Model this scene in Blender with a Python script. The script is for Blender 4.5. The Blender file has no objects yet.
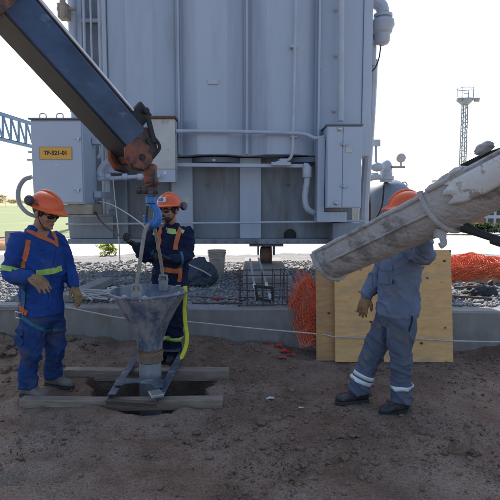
import bpy, bmesh, math, random
import numpy as np
from mathutils import Vector as V, Matrix, noise
from mathutils.bvhtree import BVHTree

R_ = math.radians
random.seed(7); rng = np.random.default_rng(7)
sc = bpy.context.scene
COL = sc.collection

# ------------------------------------------------------------------ camera, sky, sun, exposure
PITCH = R_(5.25); EYE = V((0, 0, 1.65)); FPX = 490.0
cam_d = bpy.data.cameras.new('camera'); cam = bpy.data.objects.new('camera', cam_d); COL.objects.link(cam)
cam.location = EYE; cam.rotation_euler = (R_(90) - PITCH, 0, 0)
cam_d.sensor_width = 36; cam_d.lens = 36 * FPX / 500; cam_d.clip_end = 3000; cam_d.clip_start = 0.05
sc.camera = cam

SUN_EL, SUN_AZ = R_(45), R_(-8)          # azimuth from +Y, clockwise seen from above
world = bpy.data.worlds.new('World'); sc.world = world; world.use_nodes = True
wn = world.node_tree.nodes; wl = world.node_tree.links
bgn = wn['Background']
sky = wn.new('ShaderNodeTexSky'); sky.sky_type = 'NISHITA'; sky.sun_disc = False
sky.sun_elevation = SUN_EL; sky.sun_rotation = SUN_AZ
sky.air_density = 1.0; sky.dust_density = 2.0; sky.ozone_density = 1.0
wl.new(sky.outputs['Color'], bgn.inputs['Color']); bgn.inputs['Strength'].default_value = 0.13
sd = bpy.data.lights.new('sun', 'SUN'); sd.energy = 4.0; sd.angle = R_(0.5); sd.color = (1, .95, .87)
sun = bpy.data.objects.new('sun', sd); COL.objects.link(sun)
sdir = V((math.sin(SUN_AZ) * math.cos(SUN_EL), math.cos(SUN_AZ) * math.cos(SUN_EL), math.sin(SUN_EL)))
sun.rotation_euler = (-sdir).to_track_quat('-Z', 'Y').to_euler(); sun.location = sdir * 60
vs = sc.view_settings
vs.view_transform = 'Standard'; vs.look = 'None'; vs.gamma = 1; vs.exposure = 1.0
try: vs.use_curve_mapping = False
except Exception: pass

# ------------------------------------------------------------------ layout helper: a photo pixel at a known distance
CP, SP = math.cos(PITCH), math.sin(PITCH)
def ray(px, py):
    u, v = (px - 250) / FPX, (250 - py) / FPX
    return V((u, CP + v * SP, -SP + v * CP))
def W(px, py, Y):
    d = ray(px, py); return EYE + d * (Y / d.y)
def G(px, py, z=0.0):
    d = ray(px, py); return EYE + d * ((z - EYE.z) / d.z)

# ------------------------------------------------------------------ mesh helpers
def basis(d, up=V((0, 0, 1))):
    d = V(d).normalized(); s = d.cross(up)
    if s.length < 1e-4: s = d.cross(V((0, 1, 0)))
    s.normalize(); return s, s.cross(d).normalized()

class MB:
    def __init__(s): s.v = []; s.f = []; s.m = []
    def add(s, vs_, fs, mi=0):
        o = len(s.v); s.v += [tuple(p) for p in vs_]
        for f in fs: s.f.append(tuple(i + o for i in f)); s.m.append(mi)
    def box(s, c, size, R=None, mi=0, taper=1.0):
        a, b, h = [q / 2 for q in size]; P = []
        for z in (-h, h):
            k = 1 if z < 0 else taper
            for x, y in ((-a, -b), (a, -b), (a, b), (-a, b)): P.append(V((x * k, y * k, z)))
        if R is not None: P = [R @ p for p in P]
        s.add([p + V(c) for p in P], [(3, 2, 1, 0), (4, 5, 6, 7), (0, 1, 5, 4), (1, 2, 6, 5), (2, 3, 7, 6), (3, 0, 4, 7)], mi)
        return s
    def bx(s, x0, x1, y0, y1, z0, z1, mi=0):
        return s.box(((x0 + x1) / 2, (y0 + y1) / 2, (z0 + z1) / 2), (abs(x1 - x0), abs(y1 - y0), abs(z1 - z0)), None, mi)
    def beam(s, a, b, w, h, mi=0, up=V((0, 0, 1))):
        a, b = V(a), V(b); d = (b - a); L = d.length; d.normalize(); sd_, u = basis(d, up)
        R = Matrix((sd_, d, u)).transposed()
        return s.box((a + b) / 2, (w, L, h), R, mi)
    def loft(s, rings, cap=True, mi=0, closed=False):
        n = len(rings[0]); vs_ = [p for r in rings for p in r]; fs = []
        m = len(rings)
        for i in range(m if closed else m - 1):
            j = (i + 1) % m
            for k in range(n):
                l = (k + 1) % n
                fs.append((i * n + k, i * n + l, j * n + l, j * n + k))
        if cap and not closed:
            fs.append(tuple(range(n - 1, -1, -1))); fs.append(tuple((m - 1) * n + k for k in range(n)))
        s.add(vs_, fs, mi); return s
    def tube(s, path, r, n=10, cap=True, mi=0, closed=False):
        P = [V(p) for p in path]; m = len(P)
        rs = r if isinstance(r, (list, tuple)) else [r] * m
        rings = []; prev = None
        for i in range(m):
            if closed: d = P[(i + 1) % m] - P[i - 1]
            else: d = P[min(i + 1, m - 1)] - P[max(i - 1, 0)]
            d.normalize()
            if prev is None: a, b = basis(d)
            else:
                a = prev - d * prev.dot(d)
                if a.length < 1e-5: a = basis(d)[0]
                a.normalize(); b = a.cross(d)
            prev = a
            rings.append([P[i] + a * (rs[i] * math.cos(t)) + b * (rs[i] * math.sin(t)) for t in [2 * math.pi * k / n for k in range(n)]])
        return s.loft(rings, cap, mi, closed)
    def lathe(s, prof, c=(0, 0, 0), M=None, n=24, mi=0, cap=True):
        c = V(c); rings = []
        for r, z in prof:
            ring = []
            for k in range(n):
                t = 2 * math.pi * k / n; p = V((r * math.cos(t), r * math.sin(t), z))
                if M is not None: p = M @ p
                ring.append(p + c)
            rings.append(ring)
        return s.loft(rings, cap, mi)
    def ell(s, c, rad, M=None, n=16, mi=0):
        prof = []; k = max(5, n // 2)
        rings = []
        for i in range(k + 1):
            ph = -math.pi / 2 + math.pi * i / k; rr = max(math.cos(ph), 0.02)
            ring = []
            for j in range(n):
                t = 2 * math.pi * j / n; p = V((rad[0] * rr * math.cos(t), rad[1] * rr * math.sin(t), rad[2] * math.sin(ph)))
                if M is not None: p = M @ p
                ring.append(p + V(c))
            rings.append(ring)
        return s.loft(rings, True, mi)
    def prism(s, poly, M, th, mi=0):            # poly in local xy, thickness along local z
        n = len(poly)
        a = [M @ V((x, y, -th / 2)) for x, y in poly]; b = [M @ V((x, y, th / 2)) for x, y in poly]
        fs = [tuple(range(n - 1, -1, -1)), tuple(n + k for k in range(n))]
        for k in range(n): fs.append((k, (k + 1) % n, n + (k + 1) % n, n + k))
        s.add(a + b, fs, mi); return s

def smooth_path(P, k=8, closed=False):
    P = [V(p) for p in P]; out = []; n = len(P)
    for i in range(n if closed else n - 1):
        if closed: p0, p1, p2, p3 = P[i - 1], P[i], P[(i + 1) % n], P[(i + 2) % n]
        else: p0, p1, p2, p3 = P[max(i - 1, 0)], P[i], P[i + 1], P[min(i + 2, n - 1)]
        for j in range(k):
            t = j / k
            out.append(0.5 * ((2 * p1) + (p2 - p0) * t + (2 * p0 - 5 * p1 + 4 * p2 - p3) * t * t + (3 * p1 - p0 - 3 * p2 + p3) * t ** 3))
    if not closed: out.append(P[-1])
    return out

ROOT = {}
def fin(me, mats, smooth, ang):
    for m in (mats if isinstance(mats, (list, tuple)) else [mats]): me.materials.append(m)
    if smooth:
        me.polygons.foreach_set('use_smooth', [True] * len(me.polygons))
        me.set_sharp_from_angle(angle=R_(ang))
def root_loc(o):
    return ROOT.get(o.name, V((0, 0, 0))) if o is not None else V((0, 0, 0))
def obj(name, mb, mats, parent=None, bevel=0, smooth=True, ang=35, base=None, label=None, fix=True):
    """one mesh object from world coordinates; as a part of parent, or top-level with its origin at base"""
    me = bpy.data.meshes.new(name)
    if isinstance(mb, MB):
        me.from_pydata(mb.v, [], mb.f); me.polygons.foreach_set('material_index', mb.m)
    else:
        me.free() if False else None
        me.from_pydata(mb[0], [], mb[1])
    if fix:
        bm = bmesh.new(); bm.from_mesh(me); bmesh.ops.recalc_face_normals(bm, faces=bm.faces); bm.to_mesh(me); bm.free()
    me.validate(); me.update()
    o = bpy.data.objects.new(name, me); COL.objects.link(o)
    off = root_loc(parent) if parent is not None else V(base if base is not None else (0, 0, 0))
    me.transform(Matrix.Translation(-off))
    if parent is not None:
        o.parent = parent; ROOT[o.name] = off
    else:
        o.location = off; ROOT[o.name] = off
    fin(me, mats, smooth, ang)
    if bevel:
        b = o.modifiers.new('bevel', 'BEVEL'); b.width = bevel; b.segments = 2; b.limit_method = 'ANGLE'; b.angle_limit = R_(40)
    if label: o['label'] = label
    return o
def thing(name, label, cat, loc, group=None):
    o = bpy.data.objects.new(name, None); COL.objects.link(o); o.location = loc; o.empty_display_size = .1
    ROOT[o.name] = V(loc); o['label'] = label; o['category'] = cat
    if group: o['group'] = group
    return o
def tag(o, label, cat, group=None):
    o['label'] = label; o['category'] = cat
    if group: o['group'] = group
    return o
def kind(o, k): o['kind'] = k; return o
def copy_tree(o, parent=None):
    c = o.copy(); COL.objects.link(c)
    if parent is not None: c.parent = parent
    for ch in list(o.children): copy_tree(ch, c)
    return c
def remeshed(mb, voxel, smooth=4, factor=.5):
    me = bpy.data.meshes.new('tmp'); me.from_pydata(mb.v, [], mb.f)
    bm = bmesh.new(); bm.from_mesh(me); bmesh.ops.recalc_face_normals(bm, faces=bm.faces); bm.to_mesh(me); bm.free()
    o = bpy.data.objects.new('tmp', me); COL.objects.link(o)
    r = o.modifiers.new('r', 'REMESH'); r.mode = 'VOXEL'; r.voxel_size = voxel
    s = o.modifiers.new('s', 'SMOOTH'); s.iterations = smooth; s.factor = factor
    dg = bpy.context.evaluated_depsgraph_get(); ev = o.evaluated_get(dg); m2 = ev.to_mesh()
    vs_ = [v.co.copy() for v in m2.vertices]; ns = [v.normal.copy() for v in m2.vertices]; fs = [tuple(p.vertices) for p in m2.polygons]
    ev.to_mesh_clear(); bpy.data.objects.remove(o); bpy.data.meshes.remove(me)
    return vs_, ns, fs
def text_mesh(body, size):
    c = bpy.data.curves.new('txt', 'FONT'); c.body = body; c.size = size; c.align_x = 'CENTER'; c.align_y = 'CENTER'; c.extrude = .0015; c.offset = size * .028
    o = bpy.data.objects.new('txt', c); COL.objects.link(o)
    dg = bpy.context.evaluated_depsgraph_get(); ev = o.evaluated_get(dg); m = ev.to_mesh()
    vs_ = [v.co.copy() for v in m.vertices]; fs = [tuple(p.vertices) for p in m.polygons]
    ev.to_mesh_clear(); bpy.data.objects.remove(o); bpy.data.curves.remove(c)
    return vs_, fs
# numpy value noise
def vnoise(x, y, seed=0):
    xi = np.floor(x).astype(np.int64); yi = np.floor(y).astype(np.int64); fx = x - xi; fy = y - yi
    fx = fx * fx * (3 - 2 * fx); fy = fy * fy * (3 - 2 * fy)
    def h(a, b):
        n = (a * 374761393 + b * 668265263 + seed * 1442695041) & 0x7fffffff
        n = ((n ^ (n >> 13)) * 1274126177) & 0x7fffffff
        return ((n ^ (n >> 16)) & 0xffff) / 65535.0
    return (h(xi, yi) * (1 - fx) + h(xi + 1, yi) * fx) * (1 - fy) + (h(xi, yi + 1) * (1 - fx) + h(xi + 1, yi + 1) * fx) * fy
def fbm(x, y, f, o=4, seed=0, g=.5):
    t = 0; a = 1; s = 0
    for i in range(o):
        t = t + a * vnoise(x * f, y * f, seed + i * 17); s += a; a *= g; f *= 2.03
    return t / s

# ------------------------------------------------------------------ materials
def mat(name, c1, c2=None, scale=6, rough=.6, metal=0, bump=.15, bscale=60, c3=None, s3=2.5, t3=(.55, .7), detail=6, stretch=(1, 1, 1), rvar=.1, dist=.01, spec=.5):
    m = bpy.data.materials.new(name); m.use_nodes = True
    N = m.node_tree.nodes; L = m.node_tree.links; p = N['Principled BSDF']
    tc = N.new('ShaderNodeTexCoord'); mp = N.new('ShaderNodeMapping'); mp.inputs['Scale'].default_value = stretch
    L.new(tc.outputs['Object'], mp.inputs['Vector'])
    c2 = c2 or tuple(q * .75 for q in c1)
    n1 = N.new('ShaderNodeTexNoise'); n1.inputs['Scale'].default_value = scale; n1.inputs['Detail'].default_value = detail; n1.inputs['Roughness'].default_value = .62
    L.new(mp.outputs['Vector'], n1.inputs['Vector'])
    r1 = N.new('ShaderNodeValToRGB'); r1.color_ramp.elements[0].position = .32; r1.color_ramp.elements[1].position = .68
    r1.color_ramp.elements[0].color = (*c2, 1); r1.color_ramp.elements[1].color = (*c1, 1)
    L.new(n1.outputs['Fac'], r1.inputs['Fac']); out = r1.outputs['Color']
    if c3:
        n3 = N.new('ShaderNodeTexNoise'); n3.inputs['Scale'].default_value = s3; n3.inputs['Detail'].default_value = 8; n3.inputs['Roughness'].default_value = .68
        L.new(mp.outputs['Vector'], n3.inputs['Vector'])
        r3 = N.new('ShaderNodeValToRGB'); r3.color_ramp.elements[0].position = t3[0]; r3.color_ramp.elements[1].position = t3[1]
        L.new(n3.outputs['Fac'], r3.inputs['Fac'])
        mx = N.new('ShaderNodeMixRGB'); mx.inputs['Color2'].default_value = (*c3, 1)
        L.new(r3.outputs['Color'], mx.inputs['Fac']); L.new(out, mx.inputs['Color1']); out = mx.outputs['Color']
    L.new(out, p.inputs['Base Color'])
    p.inputs['Metallic'].default_value = metal; p.inputs['Specular IOR Level'].default_value = spec
    mr = N.new('ShaderNodeMapRange'); mr.inputs['To Min'].default_value = max(rough - rvar, .05); mr.inputs['To Max'].default_value = min(rough + rvar, 1)
    L.new(n1.outputs['Fac'], mr.inputs['Value']); L.new(mr.outputs['Result'], p.inputs['Roughness'])
    if bump:
        nb = N.new('ShaderNodeTexNoise'); nb.inputs['Scale'].default_value = bscale; nb.inputs['Detail'].default_value = 5
        L.new(mp.outputs['Vector'], nb.inputs['Vector'])
        b = N.new('ShaderNodeBump'); b.inputs['Strength'].default_value = bump; b.inputs['Distance'].default_value = dist
        L.new(nb.outputs['Fac'], b.inputs['Height']); L.new(b.outputs['Normal'], p.inputs['Normal'])
    return m

M = {}
M['dirt'] = mat('dirt', (.235, .155, .112), (.135, .088, .063), 3.2, .95, bump=1.0, bscale=44, c3=(.265, .20, .155), s3=1.1, t3=(.45, .62), dist=.02, spec=.15)
N = M['dirt'].node_tree.nodes; L = M['dirt'].node_tree.links; p = N['Principled BSDF']      # grain: lighter and darker crumbs in the soil itself
tc = N.new('ShaderNodeTexCoord'); nf = N.new('ShaderNodeTexNoise'); nf.inputs['Scale'].default_value = 85; nf.inputs['Detail'].default_value = 4; L.new(tc.outputs['Object'], nf.inputs['Vector'])
mr = N.new('ShaderNodeMapRange'); mr.inputs['From Min'].default_value = .3; mr.inputs['From Max'].default_value = .7; mr.inputs['To Min'].default_value = .62; mr.inputs['To Max'].default_value = 1.3; L.new(nf.outputs['Fac'], mr.inputs['Value'])
hv = N.new('ShaderNodeHueSaturation'); L.new(p.inputs['Base Color'].links[0].from_socket, hv.inputs['Color']); L.new(mr.outputs['Result'], hv.inputs['Value']); L.new(hv.outputs['Color'], p.inputs['Base Color'])
b2 = N.new('ShaderNodeBump'); b2.inputs['Strength'].default_value = .8; b2.inputs['Distance'].default_value = .006; nb2 = N.new('ShaderNodeTexNoise'); nb2.inputs['Scale'].default_value = 150; nb2.inputs['Detail'].default_value = 6
L.new(tc.outputs['Object'], nb2.inputs['Vector']); L.new(nb2.outputs['Fac'], b2.inputs['Height']); L.new(p.inputs['Normal'].links[0].from_socket, b2.inputs['Normal']); L.new(b2.outputs['Normal'], p.inputs['Normal'])
M['clod'] = mat('clod', (.25, .172, .125), (.135, .09, .066), 9, .95, bump=.6, bscale=70, spec=.15)
M['gravelbase'] = mat('gravel_bed', (.26, .25, .24), (.13, .125, .12), 26, .95, bump=.8, bscale=60, dist=.02)
def stone_mat():
    m = mat('stones', (.30, .295, .29), (.11, .11, .115), 18, .85, bump=.3, bscale=90, c3=(.44, .40, .33), s3=5, t3=(.56, .62))
    return m
M['stone'] = stone_mat()
M['yard'] = mat('yard', (.45, .43, .39), (.34, .32, .28), .6, .95, bump=.2, bscale=20, c3=(.36, .31, .25), s3=.15)
M['grass'] = mat('grass', (.18, .22, .075), (.13, .17, .055), .5, .95, bump=.5, bscale=6, c3=(.23, .235, .10), s3=.1)
M['concrete'] = mat('concrete', (.27, .26, .25), (.185, .178, .17), 5, .9, bump=.35, bscale=45, c3=(.19, .16, .135), s3=2.2, t3=(.5, .66), stretch=(1, 1, .5))
M['concrete_dirty'] = mat('spattered_concrete', (.42, .42, .425), (.31, .31, .312), 9, .92, bump=.7, bscale=34, c3=(.20, .195, .19), s3=3.4, t3=(.52, .6), dist=.02)
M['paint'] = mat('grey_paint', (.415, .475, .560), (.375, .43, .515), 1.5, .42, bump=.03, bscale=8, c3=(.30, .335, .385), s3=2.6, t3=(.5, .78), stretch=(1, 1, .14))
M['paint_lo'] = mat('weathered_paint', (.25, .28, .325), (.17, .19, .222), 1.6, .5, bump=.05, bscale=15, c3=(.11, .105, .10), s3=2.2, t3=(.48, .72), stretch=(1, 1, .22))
M['paint_cab'] = mat('cabinet_paint', (.43, .485, .57), (.40, .45, .53), 2, .4, bump=.02, bscale=10)
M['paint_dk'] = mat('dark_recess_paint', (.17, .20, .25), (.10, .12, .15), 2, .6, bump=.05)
M['pipe'] = mat('pipe_paint', (.45, .495, .56), (.37, .41, .46), 5, .45, bump=.05)
M['white_box'] = mat('white_box', (.58, .58, .56), (.46, .45, .42), 3, .55, c3=(.34, .30, .25), s3=4, t3=(.58, .7))
M['rust'] = mat('rust', (.17, .085, .05), (.09, .05, .035), 12, .85, bump=.5, bscale=60)
M['rebar'] = mat('rebar_steel', (.12, .075, .055), (.055, .043, .04), 14, .8, bump=.3)
M['yellow_sign'] = mat('amber_plate', (.78, .40, .05), (.72, .36, .04), 6, .45, bump=0)
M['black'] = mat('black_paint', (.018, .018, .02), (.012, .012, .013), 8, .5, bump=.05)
M['rubber'] = mat('black_rubber', (.03, .03, .033), (.018, .018, .02), 9, .75, bump=.3)
M['boom'] = mat('boom_steel', (.050, .080, .145), (.020, .031, .060), 5, .32, .35, bump=.06, bscale=40, c3=(.12, .15, .20), s3=9, t3=(.58, .72), stretch=(.6, .6, 1), rvar=.15)
M['boom_out'] = mat('boom_dark', (.085, .065, .06), (.04, .035, .037), 5, .5, c3=(.30, .08, .035), s3=6, t3=(.6, .68))
M['orange_steel'] = mat('orange_steel', (.36, .09, .035), (.18, .05, .028), 8, .55, c3=(.03, .027, .028), s3=7, t3=(.42, .56), bump=.3)
M['chrome'] = mat('chrome_rod', (.62, .63, .65), (.5, .5, .52), 10, .22, .9, bump=0)
M['blue_hook'] = mat('blue_hook', (.025, .19, .54), (.018, .12, .36), 20, .4, bump=.2, c3=(.07, .08, .10), s3=26, t3=(.54, .64))
M['sling'] = mat('dirty_sling', (.38, .335, .275), (.21, .18, .145), 14, .9, bump=.5, bscale=120, c3=(.2, .17, .14), s3=8, t3=(.58, .7))
M['yellow_strap'] = mat('yellow_webbing', (.62, .66, .03), (.48, .50, .03), 14, .7, bump=.3, bscale=150)
M['hopper'] = mat('hopper_steel', (.14, .17, .24), (.06, .085, .145), 7, .6, .2, bump=.6, bscale=45, c3=(.28, .28, .285), s3=8, t3=(.40, .58), stretch=(1, 1, .45))
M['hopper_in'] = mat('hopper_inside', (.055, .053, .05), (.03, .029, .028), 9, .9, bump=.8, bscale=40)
M['pipe_tremie'] = mat('tremie_pipe', (.31, .32, .34), (.22, .23, .25), 8, .6, .15, bump=.4, c3=(.15, .15, .16), s3=7)
M['slurry'] = mat('slurry_band', (.27, .19, .135), (.15, .10, .075), 18, .95, bump=1, bscale=50, dist=.02)
M['cradle'] = mat('cradle_steel', (.13, .155, .20), (.06, .07, .095), 9, .5, .4, bump=.3, c3=(.25, .27, .30), s3=11, t3=(.56, .64))
def wood(name, a, b, s=(14, 1.6, 14), knots=False, c3=None):
    m = mat(name, a, b, 3.0, .8, bump=.25, bscale=16, stretch=s, c3=c3, s3=.9, t3=(.5, .7))
    if knots:
        N = m.node_tree.nodes; L = m.node_tree.links; p = N['Principled BSDF']
        src = p.inputs['Base Color'].links[0].from_socket
        tc = N.new('ShaderNodeTexCoord'); mp = N.new('ShaderNodeMapping'); mp.inputs['Scale'].default_value = (4.4, .01, 6.4)
        L.new(tc.outputs['Object'], mp.inputs['Vector'])
        nz = N.new('ShaderNodeTexNoise'); nz.inputs['Scale'].default_value = 4
        L.new(mp.outputs['Vector'], nz.inputs['Vector'])
        vm = N.new('ShaderNodeMixRGB'); vm.inputs['Fac'].default_value = .06
        L.new(mp.outputs['Vector'], vm.inputs['Color1']); L.new(nz.outputs['Color'], vm.inputs['Color2'])
        vo = N.new('ShaderNodeTexVoronoi'); vo.inputs['Scale'].default_value = 1.6
        L.new(vm.outputs['Color'], vo.inputs['Vector'])
        rp = N.new('ShaderNodeValToRGB'); rp.color_ramp.elements[0].position = .09; rp.color_ramp.elements[0].color = (1, 1, 1, 1)
        rp.color_ramp.elements[1].position = .17; rp.color_ramp.elements[1].color = (0, 0, 0, 1)
        L.new(vo.outputs['Distance'], rp.inputs['Fac'])
        mx = N.new('ShaderNodeMixRGB'); mx.inputs['Color2'].default_value = (.10, .035, .018, 1)
        L.new(rp.outputs['Color'], mx.inputs['Fac']); L.new(src, mx.inputs['Color1']); L.new(mx.outputs['Color'], p.inputs['Base Color'])
    return m
M['timber'] = wood('timber', (.29, .225, .178), (.17, .13, .10), (2, 14, 14), c3=(.15, .115, .09))
M['ply'] = wood('plywood', (.80, .475, .20), (.62, .35, .14), (2.2, 14, 9), True, c3=(.48, .33, .20))
M['ply_dk'] = wood('plywood_worn', (.55, .31, .135), (.40, .22, .09), (2.2, 14, 9), True, c3=(.36, .2, .12))
M['net'] = mat('orange_net', (.78, .17, .07), (.62, .12, .05), 12, .55, bump=0)
M['red'] = mat('red_plastic', (.50, .03, .02), (.36, .02, .015), 12, .5, bump=0)
M['rope'] = mat('pale_rope', (.55, .53, .49), (.42, .40, .36), 40, .9, bump=.5, bscale=200)
M['tarp'] = mat('dark_tarp', (.035, .045, .075), (.022, .028, .045), 8, .6, bump=.4, bscale=25)
M['bucket'] = mat('bucket_plastic', (.36, .31, .25), (.26, .22, .17), 8, .6, c3=(.28, .22, .16), s3=6)
M['skin'] = mat('skin', (.36, .19, .125), (.28, .14, .09), 14, .5, bump=.1, bscale=150)
M['hair'] = mat('dark_hair', (.03, .022, .018), (.018, .014, .012), 40, .7, bump=.4, bscale=200)
def cloth(name, a, b, dirt=None, t=(.56, .72)):
    return mat(name, a, b, 7, .9, bump=.22, bscale=26, c3=dirt, s3=5, t3=t, spec=.15, dist=.015)
M['royal'] = cloth('royal_blue_cotton', (.022, .068, .27), (.014, .045, .185), (.05, .08, .21))
M['royal_t'] = cloth('blue_trouser_cotton', (.022, .058, .185), (.014, .036, .12), (.075, .075, .11), (.48, .68))
M['navy'] = cloth('navy_cotton', (.016, .024, .060), (.010, .014, .036), (.03, .035, .06))
M['greyblue'] = cloth('grey_blue_cotton', (.155, .19, .27), (.115, .145, .21), (.17, .17, .19), (.55, .8))
M['greyblue_t'] = cloth('grey_blue_trousers', (.110, .132, .185), (.078, .094, .135), (.17, .145, .12), (.52, .72))
M['hat'] = mat('orange_hat', (.80, .13, .03), (.72, .105, .025), 6, .32, bump=0, c3=(.55, .12, .05), s3=14, t3=(.62, .7))
M['muff'] = mat('ear_muff_plastic', (.03, .05, .075), (.02, .03, .045), 8, .45, bump=0)
M['lens'] = mat('dark_lens', (.012, .013, .016), (.01, .01, .012), 4, .08, bump=0, spec=.8)
M['harness'] = mat('orange_webbing', (.60, .15, .05), (.45, .11, .04), 20, .75, bump=.3, bscale=160)
M['teal'] = mat('blue_webbing', (.02, .13, .22), (.015, .09, .15), 20, .75, bump=.3, bscale=160)
M['reflect'] = mat('lime_tape', (.40, .60, .15), (.33, .50, .11), 20, .4, bump=0)
M['reflect_w'] = mat('silver_tape', (.72, .75, .76), (.60, .64, .66), 20, .3, bump=0)
M['leather'] = mat('tan_leather', (.33, .19, .085), (.20, .11, .05), 12, .8, bump=.4, bscale=70, c3=(.10, .065, .04), s3=14)
M['blk_glove'] = mat('black_glove', (.02, .021, .025), (.013, .013, .015), 12, .7, bump=.3)
M['grey_glove'] = mat('grey_glove', (.17, .15, .12), (.10, .09, .075), 12, .8, bump=.3)
M['boot_br'] = mat('muddy_boot', (.19, .165, .145), (.11, .09, .078), 12, .85, bump=.5)
M['boot_bk'] = mat('black_boot', (.03, .033, .042), (.02, .02, .026), 12, .55, bump=.3, c3=(.10, .085, .07), s3=9)
M['sole'] = mat('sole', (.05, .045, .04), (.03, .028, .025), 9, .9)
M['metal'] = mat('bright_metal', (.5, .5, .5), (.38, .38, .38), 16, .35, .7, bump=.05)
M['leaf_y'] = mat('young_leaf', (.42, .46, .05), (.32, .38, .04), 12, .6, bump=0)
M['leaf'] = mat('leaf', (.075, .11, .035), (.045, .075, .022), 3, .7, bump=0)
M['bark'] = mat('bark', (.12, .09, .065), (.07, .05, .04), 9, .95)
M['wall_white'] = mat('white_render', (.62, .61, .58), (.54, .53, .50), 1, .85)
M['brick'] = mat('red_brick', (.34, .13, .08), (.27, .10, .065), 4, .9)
M['glass'] = mat('window_glass', (.04, .05, .06), (.03, .035, .045), 2, .1, bump=0)
M['lattice'] = mat('lattice_steel', (.22, .31, .44), (.17, .25, .37), 2, .5)
M['mast'] = mat('galvanised_mast', (.30, .31, .32), (.24, .25, .26), 2, .5, .3)
M['vessel'] = mat('vessel_paint', (.21, .245, .29), (.16, .19, .23), 3, .5, bump=.1)

for m_ in ('leaf_y', 'leaf'):      # thin leaves let the sun through
    N = M[m_].node_tree.nodes; L = M[m_].node_tree.links; p = N['Principled BSDF']; tr_ = N.new('ShaderNodeBsdfTranslucent'); ms = N.new('ShaderNodeMixShader'); ms.inputs['Fac'].default_value = .4
    L.new(p.inputs['Base Color'].links[0].from_socket, tr_.inputs['Color']); L.new(p.outputs['BSDF'], ms.inputs[1]); L.new(tr_.outputs['BSDF'], ms.inputs[2]); L.new(ms.outputs['Shader'], N['Material Output'].inputs['Surface'])

# ================================================================== SETTING
def grid_sheet(name, xs, ys, zf, m):
    X, Y = np.meshgrid(xs, ys); Z = zf(X, Y)
    nx, ny = len(xs), len(ys)
    co = np.stack([X.ravel(), Y.ravel(), Z.ravel()], 1).astype(np.float32)
    i = np.arange(nx * ny).reshape(ny, nx)
    q = np.stack([i[:-1, :-1].ravel(), i[:-1, 1:].ravel(), i[1:, 1:].ravel(), i[1:, :-1].ravel()], 1)
    me = bpy.data.meshes.new(name); me.vertices.add(nx * ny); me.vertices.foreach_set('co', co.ravel())
    me.loops.add(q.size); me.loops.foreach_set('vertex_index', q.ravel().astype(np.int32))
    me.polygons.add(len(q)); me.polygons.foreach_set('loop_start', np.arange(0, q.size, 4, dtype=np.int32))
    me.polygons.foreach_set('use_smooth', np.ones(len(q), bool))
    me.update(calc_edges=True); me.validate(); me.materials.append(m)
    o = bpy.data.objects.new(name, me); COL.objects.link(o); return o

def wallY(x): return 5.50 - .062 * x         # front face of the low wall, a little nearer at the right
HX, HY = G(147, 394).x, 4.14
def sstep(a, b, t):
    t = np.clip((t - a) / (b - a), 0, 1); return t * t * (3 - 2 * t)
def ground_z(x, y):
    x = np.asarray(x, float); y = np.asarray(y, float)
    near = np.exp(-((x) ** 2 + (y - 4) ** 2) / 90)
    z = (fbm(x, y, .55, 3, 1) - .5) * .10 * near
    rough = .35 + .65 * sstep(3.0, 3.7, y + .25 * fbm(x, y, .8, 2, 9))
    z = z + (fbm(x, y, 2.6, 5, 3, .55) - .5) * .085 * rough * near
    z = z + (fbm(x, y, 13, 3, 5) - .5) * .026 * rough * near
    # shallow wheel ruts and scuffed boot prints
    for (a0, b0, c0, w0) in ((.12, 1.0, -2.95, .10), (.12, 1.0, -2.62, .05), (-.28, 1.0, -3.2, .08)):
        dd = a0 * x + b0 * y + c0 + .10 * (fbm(x, y, .9, 2, 61) - .5); z = z - .022 * np.exp(-(dd / w0) ** 2) * sstep(.3, .6, fbm(x, y, .6, 2, 63)) + .012 * np.exp(-((abs(dd) - w0 * 1.7) / (w0 * .6)) ** 2)
    for (fx, fy, fa) in ((.2, 3.5, .3), (.55, 3.75, .2), (-.2, 3.25, .4), (1.6, 3.3, -1.2), (1.5, 2.9, -1.0), (.1, 4.6, 1.3), (.45, 4.9, 1.1), (-.6, 3.1, .2), (.9, 4.4, .1), (.3, 2.9, .7), (1.9, 4.2, 2.2), (-1.3, 3.3, .2)):
        u = (x - fx) * math.cos(fa) + (y - fy) * math.sin(fa); v = -(x - fx) * math.sin(fa) + (y - fy) * math.cos(fa)
        q = np.sqrt((u / .14) ** 2 + (v / .052) ** 2); z = z - .016 * (1 - sstep(.8, 1.1, q)) + .007 * np.exp(-((q - 1.25) / .2) ** 2)
    # soil thrown up against the wall
    d = wallY(x) - y
    z = z + .13 * np.exp(-(d / .28) ** 2) * sstep(.35, .7, fbm(x, y, 1.6, 3, 21)) + .035 * np.exp(-(d / .5) ** 2)
    z = z + .10 * np.exp(-(((x + 2.2) / .5) ** 2 + ((y - 5.1) / .3) ** 2)) * (.5 + fbm(x, y, 7, 3, 8))
    # rim and hole
    a = np.arctan2((y - HY) / .52, (x - HX) / .56)
    z = z + .012 * np.exp(-(((x + 1.75) / .42) ** 2 + ((y - 4.36) / .27) ** 4))
    wob = 1 + .22 * (vnoise(np.cos(a) * 2.1 + 5, np.sin(a) * 2.1 + 5, 31) - .5) * 2 + .06 * (fbm(x, y, 9, 2, 12) - .5)
    r = np.sqrt(((x - HX) / .55) ** 2 + ((y - HY) / .50) ** 2) / wob
    z = z + .045 * np.exp(-((r - 1.12) / .22) ** 2)
    z = z - 1.6 * (1 - sstep(.84, 1.02, r))
    return z
def dens(a, b, c, d, step):                    # fine in [b,c], coarse to a and d
    mid = np.arange(b, c + step / 2, step)
    lo = b - np.cumsum(step * 1.35 ** np.arange(1, 60)); lo = lo[lo > a]
    hi = c + np.cumsum(step * 1.35 ** np.arange(1, 60)); hi = hi[hi < d]
    return np.concatenate([[a], lo[::-1], mid, hi, [d]])
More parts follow.
